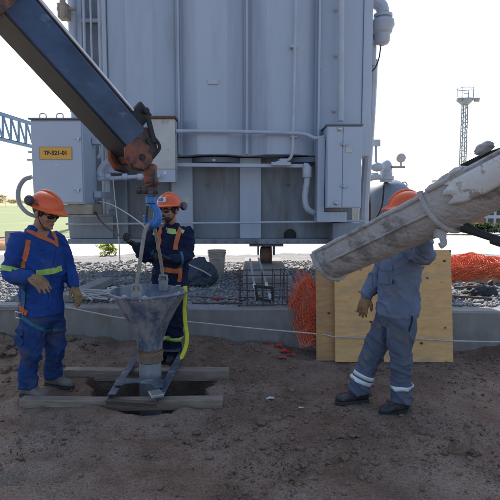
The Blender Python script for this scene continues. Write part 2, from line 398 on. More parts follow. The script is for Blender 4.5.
ground = kind(grid_sheet('ground', dens(-400, -3.6, 3.6, 400, .022), np.concatenate([dens(-300, 1.4, 5.8, 5.95, .022)]), ground_z, M['dirt']), 'structure')

GZ = .44
def gravel_z(x, y):
    x = np.asarray(x, float); y = np.asarray(y, float)
    z = GZ + (fbm(x, y, .9, 3, 41) - .5) * .14 * sstep(5.7, 6.3, y) + (fbm(x, y, 6, 3, 44) - .5) * .05
    z = z + .12 * np.exp(-(((x + 2.35) / .8) ** 2 + ((y - 7.4) / .9) ** 2)) + .08 * np.exp(-(((x - 1.0) / .5) ** 2 + ((y - 7.2) / .6) ** 2))
    return z
kind(grid_sheet('gravel_bed', np.linspace(-9, 9, 260), np.linspace(5.62, 12.0, 110), gravel_z, M['gravelbase']), 'structure')
kind(grid_sheet('yard', np.array([-900., -30, -9, 0, 9, 30, 900]), np.array([5.9, 12, 24, 60, 200, 1500]), lambda X, Y: X * 0 + .32, M['yard']), 'structure')
kind(grid_sheet('grass_field', np.array([-900., -60, -12, -6.2]), np.array([20., 60, 200, 1400]), lambda X, Y: X * 0 + .335, M['grass']), 'structure')
# loose stones
def pebbles(name, pts, sizes, m, sub=1, flat=.75, seed=1):
    r = np.random.default_rng(seed)
    bm = bmesh.new(); bmesh.ops.create_icosphere(bm, subdivisions=sub, radius=1)
    base = np.array([v.co[:] for v in bm.verts]); tri = np.array([[v.index for v in f.verts] for f in bm.faces]); bm.free()
    n = len(pts); nv = len(base)
    ax = r.normal(size=(n, 3)); ax /= np.linalg.norm(ax, axis=1)[:, None]; an = r.uniform(0, 6.28, n)
    K = np.zeros((n, 3, 3)); K[:, 0, 1] = -ax[:, 2]; K[:, 0, 2] = ax[:, 1]; K[:, 1, 0] = ax[:, 2]; K[:, 1, 2] = -ax[:, 0]; K[:, 2, 0] = -ax[:, 1]; K[:, 2, 1] = ax[:, 0]
    Rm = np.eye(3) + np.sin(an)[:, None, None] * K + (1 - np.cos(an))[:, None, None] * (K @ K)
    sc3 = r.uniform(.5, 1.35, (n, 1, 3))
    vv = base[None] * sc3 * (1 + r.uniform(-.30, .30, (n, nv, 1)))
    vv = np.einsum('nij,nvj->nvi', Rm, vv); vv[:, :, 2] *= flat
    vv = vv * np.asarray(sizes)[:, None, None] + np.asarray(pts)[:, None, :]
    f = (tri[None] + (np.arange(n) * nv)[:, None, None]).reshape(-1, 3)
    me = bpy.data.meshes.new(name); me.vertices.add(n * nv); me.vertices.foreach_set('co', vv.ravel().astype(np.float32))
    me.loops.add(f.size); me.loops.foreach_set('vertex_index', f.ravel().astype(np.int32))
    me.polygons.add(len(f)); me.polygons.foreach_set('loop_start', np.arange(0, f.size, 3, dtype=np.int32))
    me.update(calc_edges=True); me.materials.append(m)
    o = bpy.data.objects.new(name, me); COL.objects.link(o); return o
n = 17000
gx = rng.uniform(-4.6, 5.4, n); gy = 5.78 + (rng.uniform(0, 1, n) ** 1.5) * 4.6
gs = rng.uniform(.010, .030, n) * np.where(rng.uniform(size=n) > .93, 1.5, 1)
gv = pebbles('gravel', np.stack([gx, gy, gravel_z(gx, gy) + gs * .35], 1), gs, M['stone'], 1, .8, 3)
kind(tag(gv, 'loose grey crushed stone spread behind the low wall', 'gravel'), 'stuff')
n = 90000
cx = rng.uniform(-3.2, 3.4, n); cy = rng.uniform(2.3, 5.5, n)
keep = rng.uniform(size=n) < .16 + .50 * sstep(.50, .64, fbm(cx, cy, 1.5, 4, 55)) + .5 * np.exp(-((cy - wallY(cx)) / .3) ** 2) + .35 * np.exp(-(((cx + .1) / 1.3) ** 2 + ((cy - 3.55) / .35) ** 2))
rr = np.sqrt(((cx - HX) / .55) ** 2 + ((cy - HY) / .56) ** 2); keep &= (rr > 1.1) & (cy < wallY(cx) - .02)
cx, cy = cx[keep], cy[keep]; cs = .0020 + .0040 * rng.uniform(size=len(cx)) ** 2.2 + .020 * rng.uniform(size=len(cx)) ** 26
cl = pebbles('dirt_crumbs', np.stack([cx, cy, ground_z(cx, cy) + cs * .3], 1), cs, M['clod'], 1, .8, 9)
kind(tag(cl, 'small crumbs of dry brown soil scattered over the ground', 'soil crumbs'), 'stuff')
# larger clods one can count
for (px, py, s) in [(187, 440, .032), (200, 437, .024), (268, 411, .034), (305, 462, .03), (345, 457, .04), (461, 449, .062), (285, 414, .026), (196, 431, .03), (262, 421, .03),
                    (341, 437, .03), (352, 436, .028), (9, 352, .085), (3, 345, .07), (17, 346, .07), (2, 360, .08), (12, 362, .06), (20, 358, .05), (6, 374, .06), (95, 352, .04), (14, 372, .05), (72, 350, .06), (60, 360, .045), (82, 357, .05), (215, 445, .025), (455, 436, .026), (300, 447, .03), (7, 385, .05)]:
    p = G(px, py)
    o = pebbles('dirt_clod', np.array([[0, 0, 0.0]]), [s], M['clod'], 3, .7, int(px * 7 + py))
    me = o.data
    for v in me.vertices:
        v.co += v.co.normalized() * s * .35 * noise.noise(v.co / s * 1.7 + V((px, py, 0)))
    me.polygons.foreach_set('use_smooth', [True] * len(me.polygons))
    o.location = (p.x, p.y, float(ground_z(p.x, p.y)) + s * .35)
    tag(o, 'lump of dry brown soil lying on the bare ground', 'dirt clod', 'lumps of soil on the ground')

# low concrete wall
wb = MB(); xsw = np.linspace(-9, 9, 120)
rings = []
for x in xsw:
    y0 = wallY(x) + .008 * noise.noise(V((x * 2, 0, 0))); zt = .475 + .012 * noise.noise(V((x * 1.3, 5, 0)))
    rings.append([V((x, y0, -.25)), V((x, y0 + .004, .2)), V((x, y0, zt - .02)), V((x, y0 + .025, zt)), V((x, y0 + .20, zt)), V((x, y0 + .22, zt - .02)), V((x, y0 + .22, -.25))])
wb.loft(rings)
tag(obj('concrete_wall', wb, M['concrete'], base=(0, wallY(0), 0)), 'low stained concrete wall edging the gravel behind the workers', 'wall')

# ================================================================== TRANSFORMER
TY = 8.4
def X(px, Y=TY, py=150): return W(px, py, Y).x
def Z(py, Y=TY, px=250): return W(px, py, Y).z
tr = thing('power_transformer', 'huge grey steel power transformer standing on the gravel bed', 'transformer', (0, 9.2, .62))
TOP = 8.2; zs = Z(156)
# upper tank with shallow bulging panels
prof = [(110, 0), (126, 0), (133, .24), (157, .24), (177, 0), (183, 0), (199, .24), (228, .24), (244, 0), (250, 0), (266, .24), (294, .24), (314, .0), (320, .0), (362, .0)]
ub = MB(); ring0 = [V((X(p), TY - d, 0)) for p, d in prof] + [V((X(371), TY + .05, 0)), V((X(371), 9.5, 0)), V((X(110), 9.5, 0))]
ub.loft([[q + V((0, 0, zs)) for q in ring0], [q + V((0, 0, TOP)) for q in ring0]])
obj('tank', ub, M['paint'], tr, bevel=.012)
for p in (180, 247, 317):
    fb = MB(); fb.bx(X(p) - .018, X(p) + .018, TY - .075 if p != 317 else TY - .16, TY - .002, zs + .02, TOP - .03)
    if p == 317:
        for i in range(18): fb.lathe([(.018, 0), (.018, .02)], (X(p) + .019, TY - .10, zs + .2 + i * .3), Matrix.Rotation(R_(90), 3, 'Y'), 6)
    obj('flange', fb, M['paint'], tr, bevel=.004)
fb = MB(); fb.bx(X(361) - .006, X(361) + .006, TY - .012, TY - .002, zs + .02, TOP - .03); obj('seam', fb, M['paint_dk'], tr)
fb = MB(); fb.bx(X(108) - .03, X(108) + .03, TY - .05, TY + .4, zs - .9, TOP - .03); obj('corner_post', fb, M['paint'], tr, bevel=.004)
for (p, q) in [(128.5, 5), (128.5, 38), (128.5, 72), (336, 10), (336, 56), (334, 111)]:
    bb = MB(); c = W(p, q, TY - .02); bb.lathe([(.03, 0), (.03, .03), (.018, .035), (.018, .06)], c, Matrix.Rotation(R_(90), 3, 'X'), 8); obj('lug', bb, M['pipe'], tr)
nb = MB(); c = W(213, 82, TY - .252); nb.box(c, (.16, .02, .07)); obj('name_plate', nb, M['pipe'], tr, bevel=.003)
# lower tank with stiffeners
LY = 8.72
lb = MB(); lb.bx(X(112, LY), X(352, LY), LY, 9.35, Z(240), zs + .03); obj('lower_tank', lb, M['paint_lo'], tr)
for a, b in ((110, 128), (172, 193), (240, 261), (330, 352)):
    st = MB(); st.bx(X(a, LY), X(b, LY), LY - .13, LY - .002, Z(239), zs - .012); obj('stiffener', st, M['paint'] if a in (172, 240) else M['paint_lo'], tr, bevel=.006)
bf = MB(); bf.bx(X(64), X(366), TY + .02, 9.35, Z(244), Z(239)); 
for i in range(24): bf.lathe([(.022, 0), (.022, .02), (.012, .03)], (X(120) + i * .178, TY + .018, (Z(244) + Z(239)) / 2), Matrix.Rotation(R_(90), 3, 'X'), 6)
obj('base_flange', bf, M['paint_lo'], tr, bevel=.006)
bf = MB(); bf.bx(X(64), X(109), TY + .12, TY + .2, Z(239) + .004, Z(214)); bf.bx(X(64), X(109), TY + .2, TY + .5, Z(216), Z(214) - .004); obj('base_plate', bf, M['paint_lo'], tr, bevel=.004)
for a in (215, 309):
    du = MB(); du.lathe([(.40, 0), (.44, .01), (.44, .09), (.40, .1)], (X(a), LY + .02, zs - .115), None, 32); obj('duct_collar', du, M['paint_dk'], tr)
for a, b in ((158, 172), (263, 282)):
    pass
for p in (208, 288):
    hole = MB(); c = W(p, 185, LY - .01); hole.lathe([(.03, 0), (.03, .012), (.014, .014), (.014, .03)], c, Matrix.Rotation(R_(90), 3, 'X'), 10); obj('drain_plug', hole, M['paint_dk'], tr)
ho = MB(); c = W(290, 235, LY - .005); ho.lathe([(.11, 0), (.11, .03), (.07, .035), (.07, .07)], c, Matrix.Rotation(R_(90), 3, 'X'), 16); obj('inspection_cap', ho, M['rubber'], tr)
for (p, q, w_, h_, nm_) in ((150, 100, .10, .14, 'warning_label'), (186, 200, .12, .09, 'warning_label'), (300, 190, .10, .12, 'warning_label'), (349, 150, .10, .08, 'warning_label')):
    lbm = MB(); yy = {150: TY - .246, 186: LY - .135, 300: LY - .006, 349: 7.828}[p]; c = W(p, q, yy); lbm.box(c, (w_, .006, h_))
    if p in (186, 349): obj(nm_, lbm, M['white_box'], tr)
# left side pipe frame
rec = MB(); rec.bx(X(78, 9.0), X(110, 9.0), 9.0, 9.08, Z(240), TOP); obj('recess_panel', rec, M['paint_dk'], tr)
for p, w_, y_ in ((66, .12, 8.9), (81, .05, 8.75), (89, .035, 8.7), (97, .07, 8.75), (103, .04, 8.6)):
    pp = MB(); pp.tube([(X(p), y_, Z(238)), (X(p), y_, TOP - .2)], w_ / 2 if w_ < .1 else .07, 12); obj('riser_pipe', pp, M['pipe'], tr)
fr = MB()
for q in (8, 60, 104): fr.bx(X(60), X(112), 8.93, 8.99, Z(q) - .03, Z(q) + .03)
fr.bx(X(69), X(75), 8.92, 8.992, Z(240), TOP - .1); obj('pipe_rack', fr, M['paint'], tr, bevel=.004)
vb = MB(); c = W(64, 12, 8.7); vb.box(c, (.16, .2, .24)); vb.lathe([(.03, -.16), (.05, -.14), (.05, .14), (.03, .18)], c + V((.02, -.1, .02)), None, 12); vb.tube([c + V((-.12, 0, .05)), c + V((.2, 0, .05))], .03); obj('valve', vb, M['bucket'], tr, bevel=.01)
# white box at the tank corner
x0, x1 = X(148, 8.0), X(175, 8.0)
wbx = MB(); wbx.bx(x0, x1, 8.0, 8.27, Z(169, 8.0), Z(119, 8.0)); wh = obj('terminal_box', wbx, M['white_box'], tr, bevel=.006, label='off-white terminal box with a brown lid')
ld = MB(); ld.bx(x0 - .02, x1 + .015, 7.97, 8.28, Z(119, 8) + .003, Z(116, 8)); obj('lid', ld, M['rust'], wh, bevel=.003)
lo = MB(); lo.bx(x0 + .02, x1 - .002, 8.01, 8.27, Z(182, 8), Z(169, 8) - .003); lp = obj('lower_box', lo, M['paint_cab'], wh)
sk = MB(); c = W(165, 173, 8.0); sk.box((c.x, 8.004, c.z), (.05, .006, .05)); obj('sticker', sk, M['reflect_w'], lp)
# conduits on the front
def conduit(path, r, name='conduit', m='pipe', fit=True):
    c = MB(); c.tube(smooth_path(path, 6), r, 10); o = obj(name, c, M[m], tr)
    return o
conduit([W(176, 131, 8.05), W(230, 131.5, 8.05), W(290, 133, 8.05), W(306, 134.5, 8.05), W(315, 138, 8.05), W(324, 137, 8.05)], .03)
conduit([W(298, -80, 8.08), W(296, 0, 8.08), W(293, 145, 8.08)], .026)
conduit([W(293, 143, 8.08), W(292, 154, 8.08), W(288, 160, 8.08), W(276, 163, 8.08)], .026)
for q in (46, 136): 
    cb = MB(); c = W(293.8, q, 8.08); cb.box(c + V((0, .08, 0)), (.11, .18, .05)); obj('pipe_clamp', cb, M['pipe'], tr, bevel=.004)
sh = MB(); sh.beam(W(175, 165, 8.25), W(307, 166, 8.25), .1, .06); obj('cable_tray', sh, M['pipe'], tr, bevel=.006)
for p in (214, 280): 
    sb = MB(); c = W(p, 162, 8.25); sb.box(c + V((0, .24, .03)), (.05, .5, .04)); obj('tray_bracket', sb, M['paint'], tr, bevel=.003)
fb = MB(); c = W(281, 164, 8.1); fb.box(c, (.32, .1, .06)); fb.box(c + V((.04, -.01, .05)), (.12, .08, .07)); obj('junction_fitting', fb, M['pipe'], tr, bevel=.01)
conduit([W(304, 166, 8.15), W(307.5, 167, 8.15), W(307, 180, 8.15), W(305, 197, 8.15), W(307, 208, 8.15), W(314, 213, 8.2)], .05)
bo = MB(); bo.lathe([(.07, -.09), (.075, -.08), (.075, .08), (.07, .09)], W(307, 172, 8.15), None, 14); obj('pipe_union', bo, M['pipe'], tr)
conduit([W(66, 224, 8.2), W(150, 223.5, 8.2), W(250, 222.5, 8.2), W(364, 221, 8.2)], .018, 'earth_bar')
conduit([W(341.5, -80, 8.2), W(341, 60, 8.2), W(340.5, 121, 8.2)], .05)
# control box on the right
bx0, bx1, by = X(327, 7.85), X(362, 7.85), 7.85
zb0, zb1 = Z(208, by), Z(126, by)
cb = MB(); cb.bx(bx0, bx1, by, 8.38, zb0, zb1); box = obj('control_box', cb, M['paint_cab'], tr, bevel=.008, label='tall narrow control box with two doors beside the riser pipe')
tp = MB(); tp.bx(bx0 - .02, bx1 + .01, by - .03, 8.385, zb1 + .002, zb1 + .03); obj('lid', tp, M['paint_dk'], box, bevel=.003)
mid = (bx0 + bx1) / 2 - .03
for a, b in ((bx0 + .012, mid - .006), (mid + .006, bx1 - .012)):
    d = MB(); d.bx(a, b, by - .016, by - .002, zb0 + .015, zb1 - .015); obj('door', d, M['paint_cab'], box, bevel=.004)
for q in (144, 186):
    h = MB(); c = W(344, q, by - .03); h.box(c, (.1, .03, .035)); h.box(c + V((0, -.02, .0)), (.03, .03, .07)); obj('hinge', h, M['pipe'], box, bevel=.004)
for p, q in ((340, 129), (336, 203)):
    h = MB(); c = W(p, q, by - .03); h.lathe([(.035, 0), (.035, .02), (.02, .03)], c, Matrix.Rotation(R_(90), 3, 'X'), 12); obj('lock', h, M['metal'], box)
br = MB(); br.bx(X(318, 8.0), X(325, 8.0), 8.0, 8.36, Z(220, 8.0), Z(138, 8.0)); obj('box_bracket', br, M['paint'], tr, bevel=.006)
br = MB(); br.bx(X(318, 7.98), X(348, 7.98), 7.98, 8.4, Z(222, 7.98), Z(212, 7.98)); br.prism([(0, 0), (.45, 0), (.45, .12), (0, .05)], Matrix.Translation((X(318, 8), 8.2, Z(212, 8) + .006)) @ Matrix.Rotation(R_(90), 4, 'X'), .03); obj('box_shelf', br, M['paint'], tr, bevel=.004)
br = MB(); br.bx(X(334, 8.1), X(366, 8.1), 8.1, 8.6, Z(241, 8.1), Z(223, 8.1)); obj('pedestal', br, M['paint_lo'], tr, bevel=.006)
# right pipe with cone valve
conduit([W(366, 4, 8.9), W(374, 2, 8.8), W(381, 6, 8.8), W(383, 13, 8.8)], .11, 'elbow_pipe')
va = MB(); c = W(383, 14, 8.8)
va.lathe([(.115, 0), (.16, -.01), (.16, -.06), (.125, -.07), (.125, -.09), (.19, -.11), (.2, -.2), (.165, -.27), (.165, -.3), (.13, -.34), (.125, -.46), (.10, -.50), (.03, -.53)], c, None, 24)
obj('filter_bowl', va, M['pipe'], tr)
va = MB(); va.tube([W(373, 28, 8.95), W(373, 42, 8.95)], [.03, .06]); va.tube([W(372.5, 42, 8.95), W(371.5, 66, 8.95)], .075); va.beam(W(370, 42, 8.9), W(382, 42, 8.8), .05, .05); obj('branch_pipe', va, M['pipe'], tr)
wv = MB(); wv.tube(smooth_path([W(381, 44, 8.8), W(379, 58, 8.8), W(375, 68, 8.8), W(369, 73, 8.8)]), .012); obj('cable', wv, M['black'], tr)
conduit([W(373, 60, 9.0), W(370, 120, 9.0), W(364, 205, 9.0), W(364, 238, 9.0)], .09, 'down_pipe')
# bogie wheel
bg = MB(); c = W(266, 245, 8.75)
for s in (-1, 1): bg.box(c + V((s * .14, 0, -.06)), (.03, .3, .22))
bg.box(c + V((0, 0, .01)), (.6, .4, .04)); bog = obj('bogie', bg, M['paint_dk'], tr, bevel=.004)
wq = MB(); wq.lathe([(.04, -.11), (.15, -.1), (.17, -.07), (.17, .07), (.20, .075), (.20, .1), (.04, .11)], c + V((0, 0, -.19)), Matrix.Rotation(R_(90), 3, 'Y'), 24); obj('wheel', wq, M['rust'], bog)
# cabinet with the number plate
CY = 7.4
cx0, cx1, cz0, cz1 = X(31.5, CY), X(83, CY), Z(204, CY), Z(120, CY)
cb = MB(); cb.bx(cx0, cx1, CY, CY + .56, cz0, cz1); cab = obj('control_cabinet', cb, M['paint_cab'], tr, bevel=.008, label='grey steel cabinet with an amber number plate on its door')
ld = MB(); ld.bx(cx0 - .02, cx1 + .015, CY - .04, CY + .58, cz1 + .002, cz1 + .03); obj('lid', ld, M['paint_dk'], cab, bevel=.003)
d = MB(); d.bx(cx0 + .015, cx1 - .015, CY - .02, CY - .003, cz0 + .02, cz1 - .02); obj('door', d, M['paint_cab'], cab, bevel=.005)
sx0, sx1, sz0, sz1 = X(40, CY), X(72.5, CY), Z(159.5, CY), Z(147, CY)
sg = MB(); sg.bx(sx0, sx1, CY - .03, CY - .022, sz0, sz1, 0)
tv, tf = text_mesh('TF-521-01', .115)
w_t = max(v.x for v in tv) - min(v.x for v in tv); k = .70 * (sx1 - sx0) / w_t
sg.add([V(((sx0 + sx1) / 2 + v.x * k, CY - .0325 - v.z, (sz0 + sz1) / 2 + v.y * k * 1.0)) for v in tv], tf, 1)
fw = .008
for (a, b, c_, e) in ((sx0, sx1, sz1 - fw, sz1), (sx0, sx1, sz0, sz0 + fw), (sx0, sx0 + fw, sz0 + fw, sz1 - fw), (sx1 - fw, sx1, sz0 + fw, sz1 - fw)):
    sg.bx(a, b, CY - .032, CY - .0305, c_, e, 2)
obj('number_plate', sg, [M['yellow_sign'], M['black'], M['bucket']], cab, label='amber plate reading TF-521-01', fix=True)
for q in (138, 189):
    h = MB(); c = W(77, q, CY - .03); h.box(c, (.09, .025, .022)); h.box(c + V((.02, -.01, -.02)), (.025, .02, .05)); obj('latch', h, M['metal'], cab, bevel=.003)
h = MB(); c = W(57, 165, CY - .024); h.box(c, (.06, .004, .014)); obj('small_plate', h, M['reflect_w'], cab)
h = MB()
for p in (43, 60): 
    c = W(p, 118, CY + .25); h.tube(smooth_path([c + V((-.05, 0, 0)), c + V((-.04, 0, .06)), c + V((.04, 0, .06)), c + V((.05, 0, 0))], 4), .01)
obj('lifting_eye', h, M['metal'], cab)
sp = MB(); sp.bx(cx0 + .28, cx1 + .1, CY + .06, CY + .52, cz0 - .16, cz0 - .004); sp.bx(cx0 + .25, cx1 + .2, CY + .03, CY + .95, cz0 - .20, cz0 - .162); obj('cabinet_base', sp, M['bucket'], tr, bevel=.01)
for zq in (cz0 + .1, cz1 - .3):
    sp = MB(); sp.bx(cx1 + .01, cx1 + .12, CY + .4, 8.95, zq, zq + .1); obj('cabinet_bracket', sp, M['paint'], tr, bevel=.005)
for i, (p, q) in enumerate(((30, 152), (29, 160))):
    h = MB(); c = W(p, q, CY + .3); h.box(c + V((.02, 0, 0)), (.08, .06, .03)); obj('side_hinge', h, M['pipe'], cab, bevel=.003)
conduit([W(32, 177, CY + .3), W(24, 180, CY + .3), W(18.5, 190, CY + .3), W(19.5, 203, CY + .3), W(28, 213, CY + .3), W(40, 217, CY + .4)], .035, 'cable_loop', 'mast')
# pipework between cabinet and white box
conduit([W(100, 178, 7.9), W(104, 179, 7.9), W(150, 176, 7.9), W(160, 177, 7.9)], .035)
conduit([W(115, 150, 7.95), W(112, 158, 7.95), W(103, 166, 7.95), W(99.5, 174, 7.95), W(104, 178, 7.95)], .045)
conduit([W(101, 110, 7.95), W(101, 150, 7.95), W(98, 158, 7.95)], .028)
for p in (108, 125, 140): 
    fb = MB(); c = W(p, 177, 7.9); fb.lathe([(.05, -.04), (.055, -.03), (.055, .03), (.05, .04)], c, Matrix.Rotation(R_(90), 3, 'Y'), 12); obj('pipe_union', fb, M['pipe'], tr)
jb = MB(); c = W(116, 158, 8.2); jb.box(c, (.22, .2, .5)); obj('junction_box', jb, M['paint_cab'], tr, bevel=.01)
jb = MB(); c = W(94, 207, 7.95); jb.box(c, (.14, .14, .22)); obj('cable_gland_box', jb, M['paint_dk'], tr, bevel=.01)

# hanging cables (each its own thing)
def cable(name, pts, r, m, label, cat, k=8):
    c = MB(); c.tube(smooth_path(pts, k), r, 8); o = obj(name, c, m, base=V(pts[0])); return tag(o, label, cat)
cable('wire', [W(113, 179, 7.85), W(115, 200, 7.6), W(118, 228, 7.3), W(120, 262, 7.0)], .008, M['rope'], 'pale wire hanging straight down from the pipework to the gravel', 'wire')
cable('wire', [W(96, 201, 7.8), W(110, 204, 7.2), W(125, 212, 6.6), W(143, 225, 5.9), W(146, 232, 5.8)], .008, M['rope'], 'pale wire sagging from the cabinet towards the hook', 'wire')
cable('cable', [W(95, 210, 7.8), W(99, 219, 7.0), W(108, 228, 6.2), W(120, 236, 5.4), W(128, 240, 4.72), W(132, 242, 4.66)], .012, M['rubber'], 'black cable running from the cabinet to the raised black glove', 'cable')

# concrete plinth, vessel
pb = MB(); pz = .62
pb.bx(X(242.5, 6.95), X(293, 6.95), 6.95, 9.6, .3, pz); tag(obj('concrete_plinth', pb, M['concrete'], base=(0.2, 8, .3), bevel=.02), 'grey concrete plinth under the transformer wheel', 'plinth')
ve = thing('pressure_vessel', 'horizontal grey tank with a pressure gauge on top, right of the transformer', 'tank', W(388, 235, 9.6))
vm = MB(); c = W(389, 204, 9.6)
Ry = Matrix.Rotation(R_(90), 3, 'X') 
vm.lathe([(.03, -.62), (.22, -.58), (.38, -.48), (.47, -.34), (.50, -.2), (.50, 1.2), (.4, 1.4), (.1, 1.5)], c + V((0, .4, 0)), Matrix.Rotation(R_(18), 3, 'Z') @ Matrix.Rotation(R_(-90), 3, 'X'), 36)
obj('vessel_body', vm, M['vessel'], ve)
lg = MB(); lg.box(c + V((0, .3, -.75)), (.5, .12, .7)); lg.box(c + V((.1, 1.2, -.75)), (.5, .12, .7)); obj('saddle', lg, M['concrete'], ve)
g1 = MB(); g1.tube([W(386, 182, 9.5), W(386, 172, 9.5)], [.12, .12], 16); g1.lathe([(.15, -.03), (.15, .03)], W(386, 178, 9.5), None, 16); g1.ell(W(386, 168, 9.5), (.12, .12, .16)); obj('dome_nozzle', g1, M['pipe'], ve)
g2 = MB(); g2.tube([W(392, 167, 9.4), W(405, 167, 9.4)], .025); g2.tube([W(401, 167, 9.4), W(401, 162, 9.4)], .02); pg = obj('gauge_pipe', g2, M['metal'], ve)
g3 = MB(); g3.lathe([(.075, -.03), (.085, -.025), (.085, .025), (.07, .03)], W(401, 158, 9.35), Matrix.Rotation(R_(90), 3, 'X'), 24); obj('pressure_gauge', g3, M['wall_white'], pg)
g4 = MB(); g4.tube([W(371, 175, 9.3), W(384, 178, 9.45)], .05); g4.ell(W(377, 167, 9.3), (.12, .1, .09)); g4.tube([W(376, 166, 9.3), W(376, 146, 9.3)], .022); g4.box(W(375.5, 143, 9.3), (.16, .12, .12)); g4.tube([W(367, 178, 9.3), W(378, 176, 9.3)], .07); obj('valve', g4, M['pipe'], ve)
g5 = MB(); g5.tube(smooth_path([W(363, 143, 9.1), W(367, 145, 9.1), W(370, 150, 9.2), W(369, 180, 9.2), W(370, 215, 9.2), W(368, 232, 9.2)]), .016); g5.tube(smooth_path([W(384, 185, 9.0), W(382, 205, 9.0), W(376, 218, 9.0), W(368, 224, 9.0)]), .016); obj('cable', g5, M['rubber'], ve)
g6 = MB(); cc = W(404, 185, 9.7); g6.tube([cc + V((.06 * math.cos(t), 0, .06 * math.sin(t))) for t in np.linspace(0, 2 * math.pi, 14)[:-1]], .014, 8, closed=True); obj('lifting_eye', g6, M['pipe'], ve)

# ================================================================== BACKGROUND
lt = MB()
a0, a1 = W(-14, 110, 22.0), W(34, 125, 24.5); b0, b1 = W(-14, 136, 22.0), W(34, 147.5, 24.5)
dv = V((.25, .95, 0)) * 1.0
A = [a0 + (a1 - a0) * (i / 6) for i in range(-6, 13)]; B = [b0 + (b1 - b0) * (i / 6) for i in range(-6, 13)]
lat = thing('lattice_beam', 'blue lattice steel gantry beam far behind the cabinet', 'lattice beam', V((a0.x, a0.y, .3)))
for P, nm in ((A, 'chord'), (B, 'chord')):
    for o_ in (V((0, 0, 0)), dv):
        c = MB(); c.beam(P[0] + o_, P[-1] + o_, .11, .11); obj('chord', c, M['lattice'], lat)
lc = MB()
for o_ in (V((0, 0, 0)), dv):
    for i in range(len(A) - 1):
        lc.beam(A[i] + o_, B[i] + o_, .06, .06)
        lc.beam(A[i] + o_, B[i + 1] + o_, .06, .06)
for i in range(len(A)):
    lc.beam(A[i], A[i] + dv, .05, .05); lc.beam(B[i], B[i] + dv, .05, .05)
    if i < len(A) - 1: lc.beam(A[i], A[i + 1] + dv, .04, .04)
obj('lacing', lc, M['lattice'], lat)
for P in (A[1], A[-2]):
    c = MB(); c.beam(V((P.x, P.y + .5, .2)), V((P.x, P.y + .5, P.z)), .4, .4); obj('leg', c, M['lattice'], lat)

mY = 38; mx = W(462, 180, mY).x; ma = thing('light_mast', 'thin floodlight mast with a railed top platform, above the chute', 'mast', (mx, mY, .32))
c = MB(); zt = W(462, 99, mY).z
for sx in (-1, 1):
    for sy in (-1, 1): c.beam((mx + sx * .2, mY + sy * .2, .3), (mx + sx * .15, mY + sy * .15, zt), .06, .06)
nb_ = 22
for i in range(nb_):
    z0, z1 = .4 + (zt - .5) * i / nb_, .4 + (zt - .5) * (i + 1) / nb_; k0 = -1 if i % 2 else 1
    for sy in (-.18, .18): c.beam((mx - .18 * k0, mY + sy, z0), (mx + .18 * k0, mY + sy, z1), .03, .03); c.beam((mx - .18, mY + sy, z1), (mx + .18, mY + sy, z1), .03, .03); c.beam((mx + sy, mY - .18 * k0, z0), (mx + sy, mY + .18 * k0, z1), .03, .03)
obj('lattice_pole', c, M['mast'], ma)
c = MB()
for i in range(26): c.tube([(mx - .2, mY - .2, 1 + i * .36), (mx + .2, mY - .2, 1 + i * .36)], .02, 6)
c.tube([(mx - .2, mY - .2, .4), (mx - .2, mY - .2, zt)], .03, 6); obj('ladder', c, M['mast'], ma)
c = MB(); c.lathe([(.25, -.45), (.62, -.1), (.62, 0), (.2, .02)], (mx, mY, zt), None, 12)
for k_ in range(8):
    t = k_ * math.pi / 4; c.tube([(mx + .6 * math.cos(t), mY + .6 * math.sin(t), zt), (mx + .6 * math.cos(t), mY + .6 * math.sin(t), zt + .75)], .025, 6)
c.tube([(mx + .6 * math.cos(t), mY + .6 * math.sin(t), zt + .75) for t in np.linspace(0, 6.283, 17)[:-1]], .025, 6, closed=True); obj('platform', c, M['mast'], ma)
for dx in (-.55, .55, -.2):
    c = MB(); c.box((mx + dx * 1.2, mY - .5, zt - .15), (.34, .25, .3), Matrix.Rotation(R_(20), 3, 'X')); obj('floodlight', c, M['mast'], ma, bevel=.02)

bY = 26; bl = thing('white_building', 'low white site building with rows of small dark windows', 'building', (W(490, 220, bY).x + 3, bY + 3, .32))
bx_ = W(477, 220, bY).x
c = MB(); c.bx(bx_, bx_ + 9, bY, bY + 6, .3, 3.1); obj('wall', c, M['wall_white'], bl)
c = MB(); c.bx(bx_ - .2, bx_ + 9.2, bY - .2, bY + 6.2, 3.103, 3.25); obj('roof', c, M['mast'], bl)
for i in range(12):
    for j in range(3):
        xx = bx_ + .18 + i * .42; zz = .62 + j * .5
        f = MB(); f.bx(xx, xx + .27, bY - .02, bY - .003, zz, zz + .32); obj('window', f, M['glass'], bl)
c = MB(); c.bx(W(464, 220, 25).x, bx_ - .1, 25, 29, .3, 1.5); c.bx(W(464, 220, 25).x - .1, bx_ - .05, 24.9, 29.1, 1.503, 1.58)
tag(obj('brick_shed', c, M['brick'], base=(bx_ - .5, 27, .3), bevel=.02), 'small red brick shed beside the white site building', 'shed')

def leafy(center, rad, n, size, seed, squash=1):
    r = random.Random(seed); mb = MB(); cl = []
    for i in range(14): 
        a = r.uniform(0, 6.28); q = r.uniform(.2, 1) ** .6; e = r.uniform(-.8, 1)
        cl.append((V((math.cos(a) * q * rad[0] * .75, math.sin(a) * q * rad[1] * .75, e * rad[2] * .7)), r.uniform(.28, .5)))
    for i in range(n):
        c, k_ = r.choice(cl); d = V((r.gauss(0, 1), r.gauss(0, 1), r.gauss(0, 1))); d.normalize()
        p = V(center) + c + V((d.x * rad[0], d.y * rad[1], d.z * rad[2])) * k_ * r.uniform(.5, 1)
        u = V((r.uniform(-1, 1), r.uniform(-1, 1), r.uniform(-.6, .6))).normalized(); s_, _ = basis(u); w_ = size * r.uniform(.6, 1.3)
        mb.add([p - u * w_, p + s_ * w_ * .55, p + u * w_, p - s_ * w_ * .55], [(0, 1, 2, 3)])
    return mb
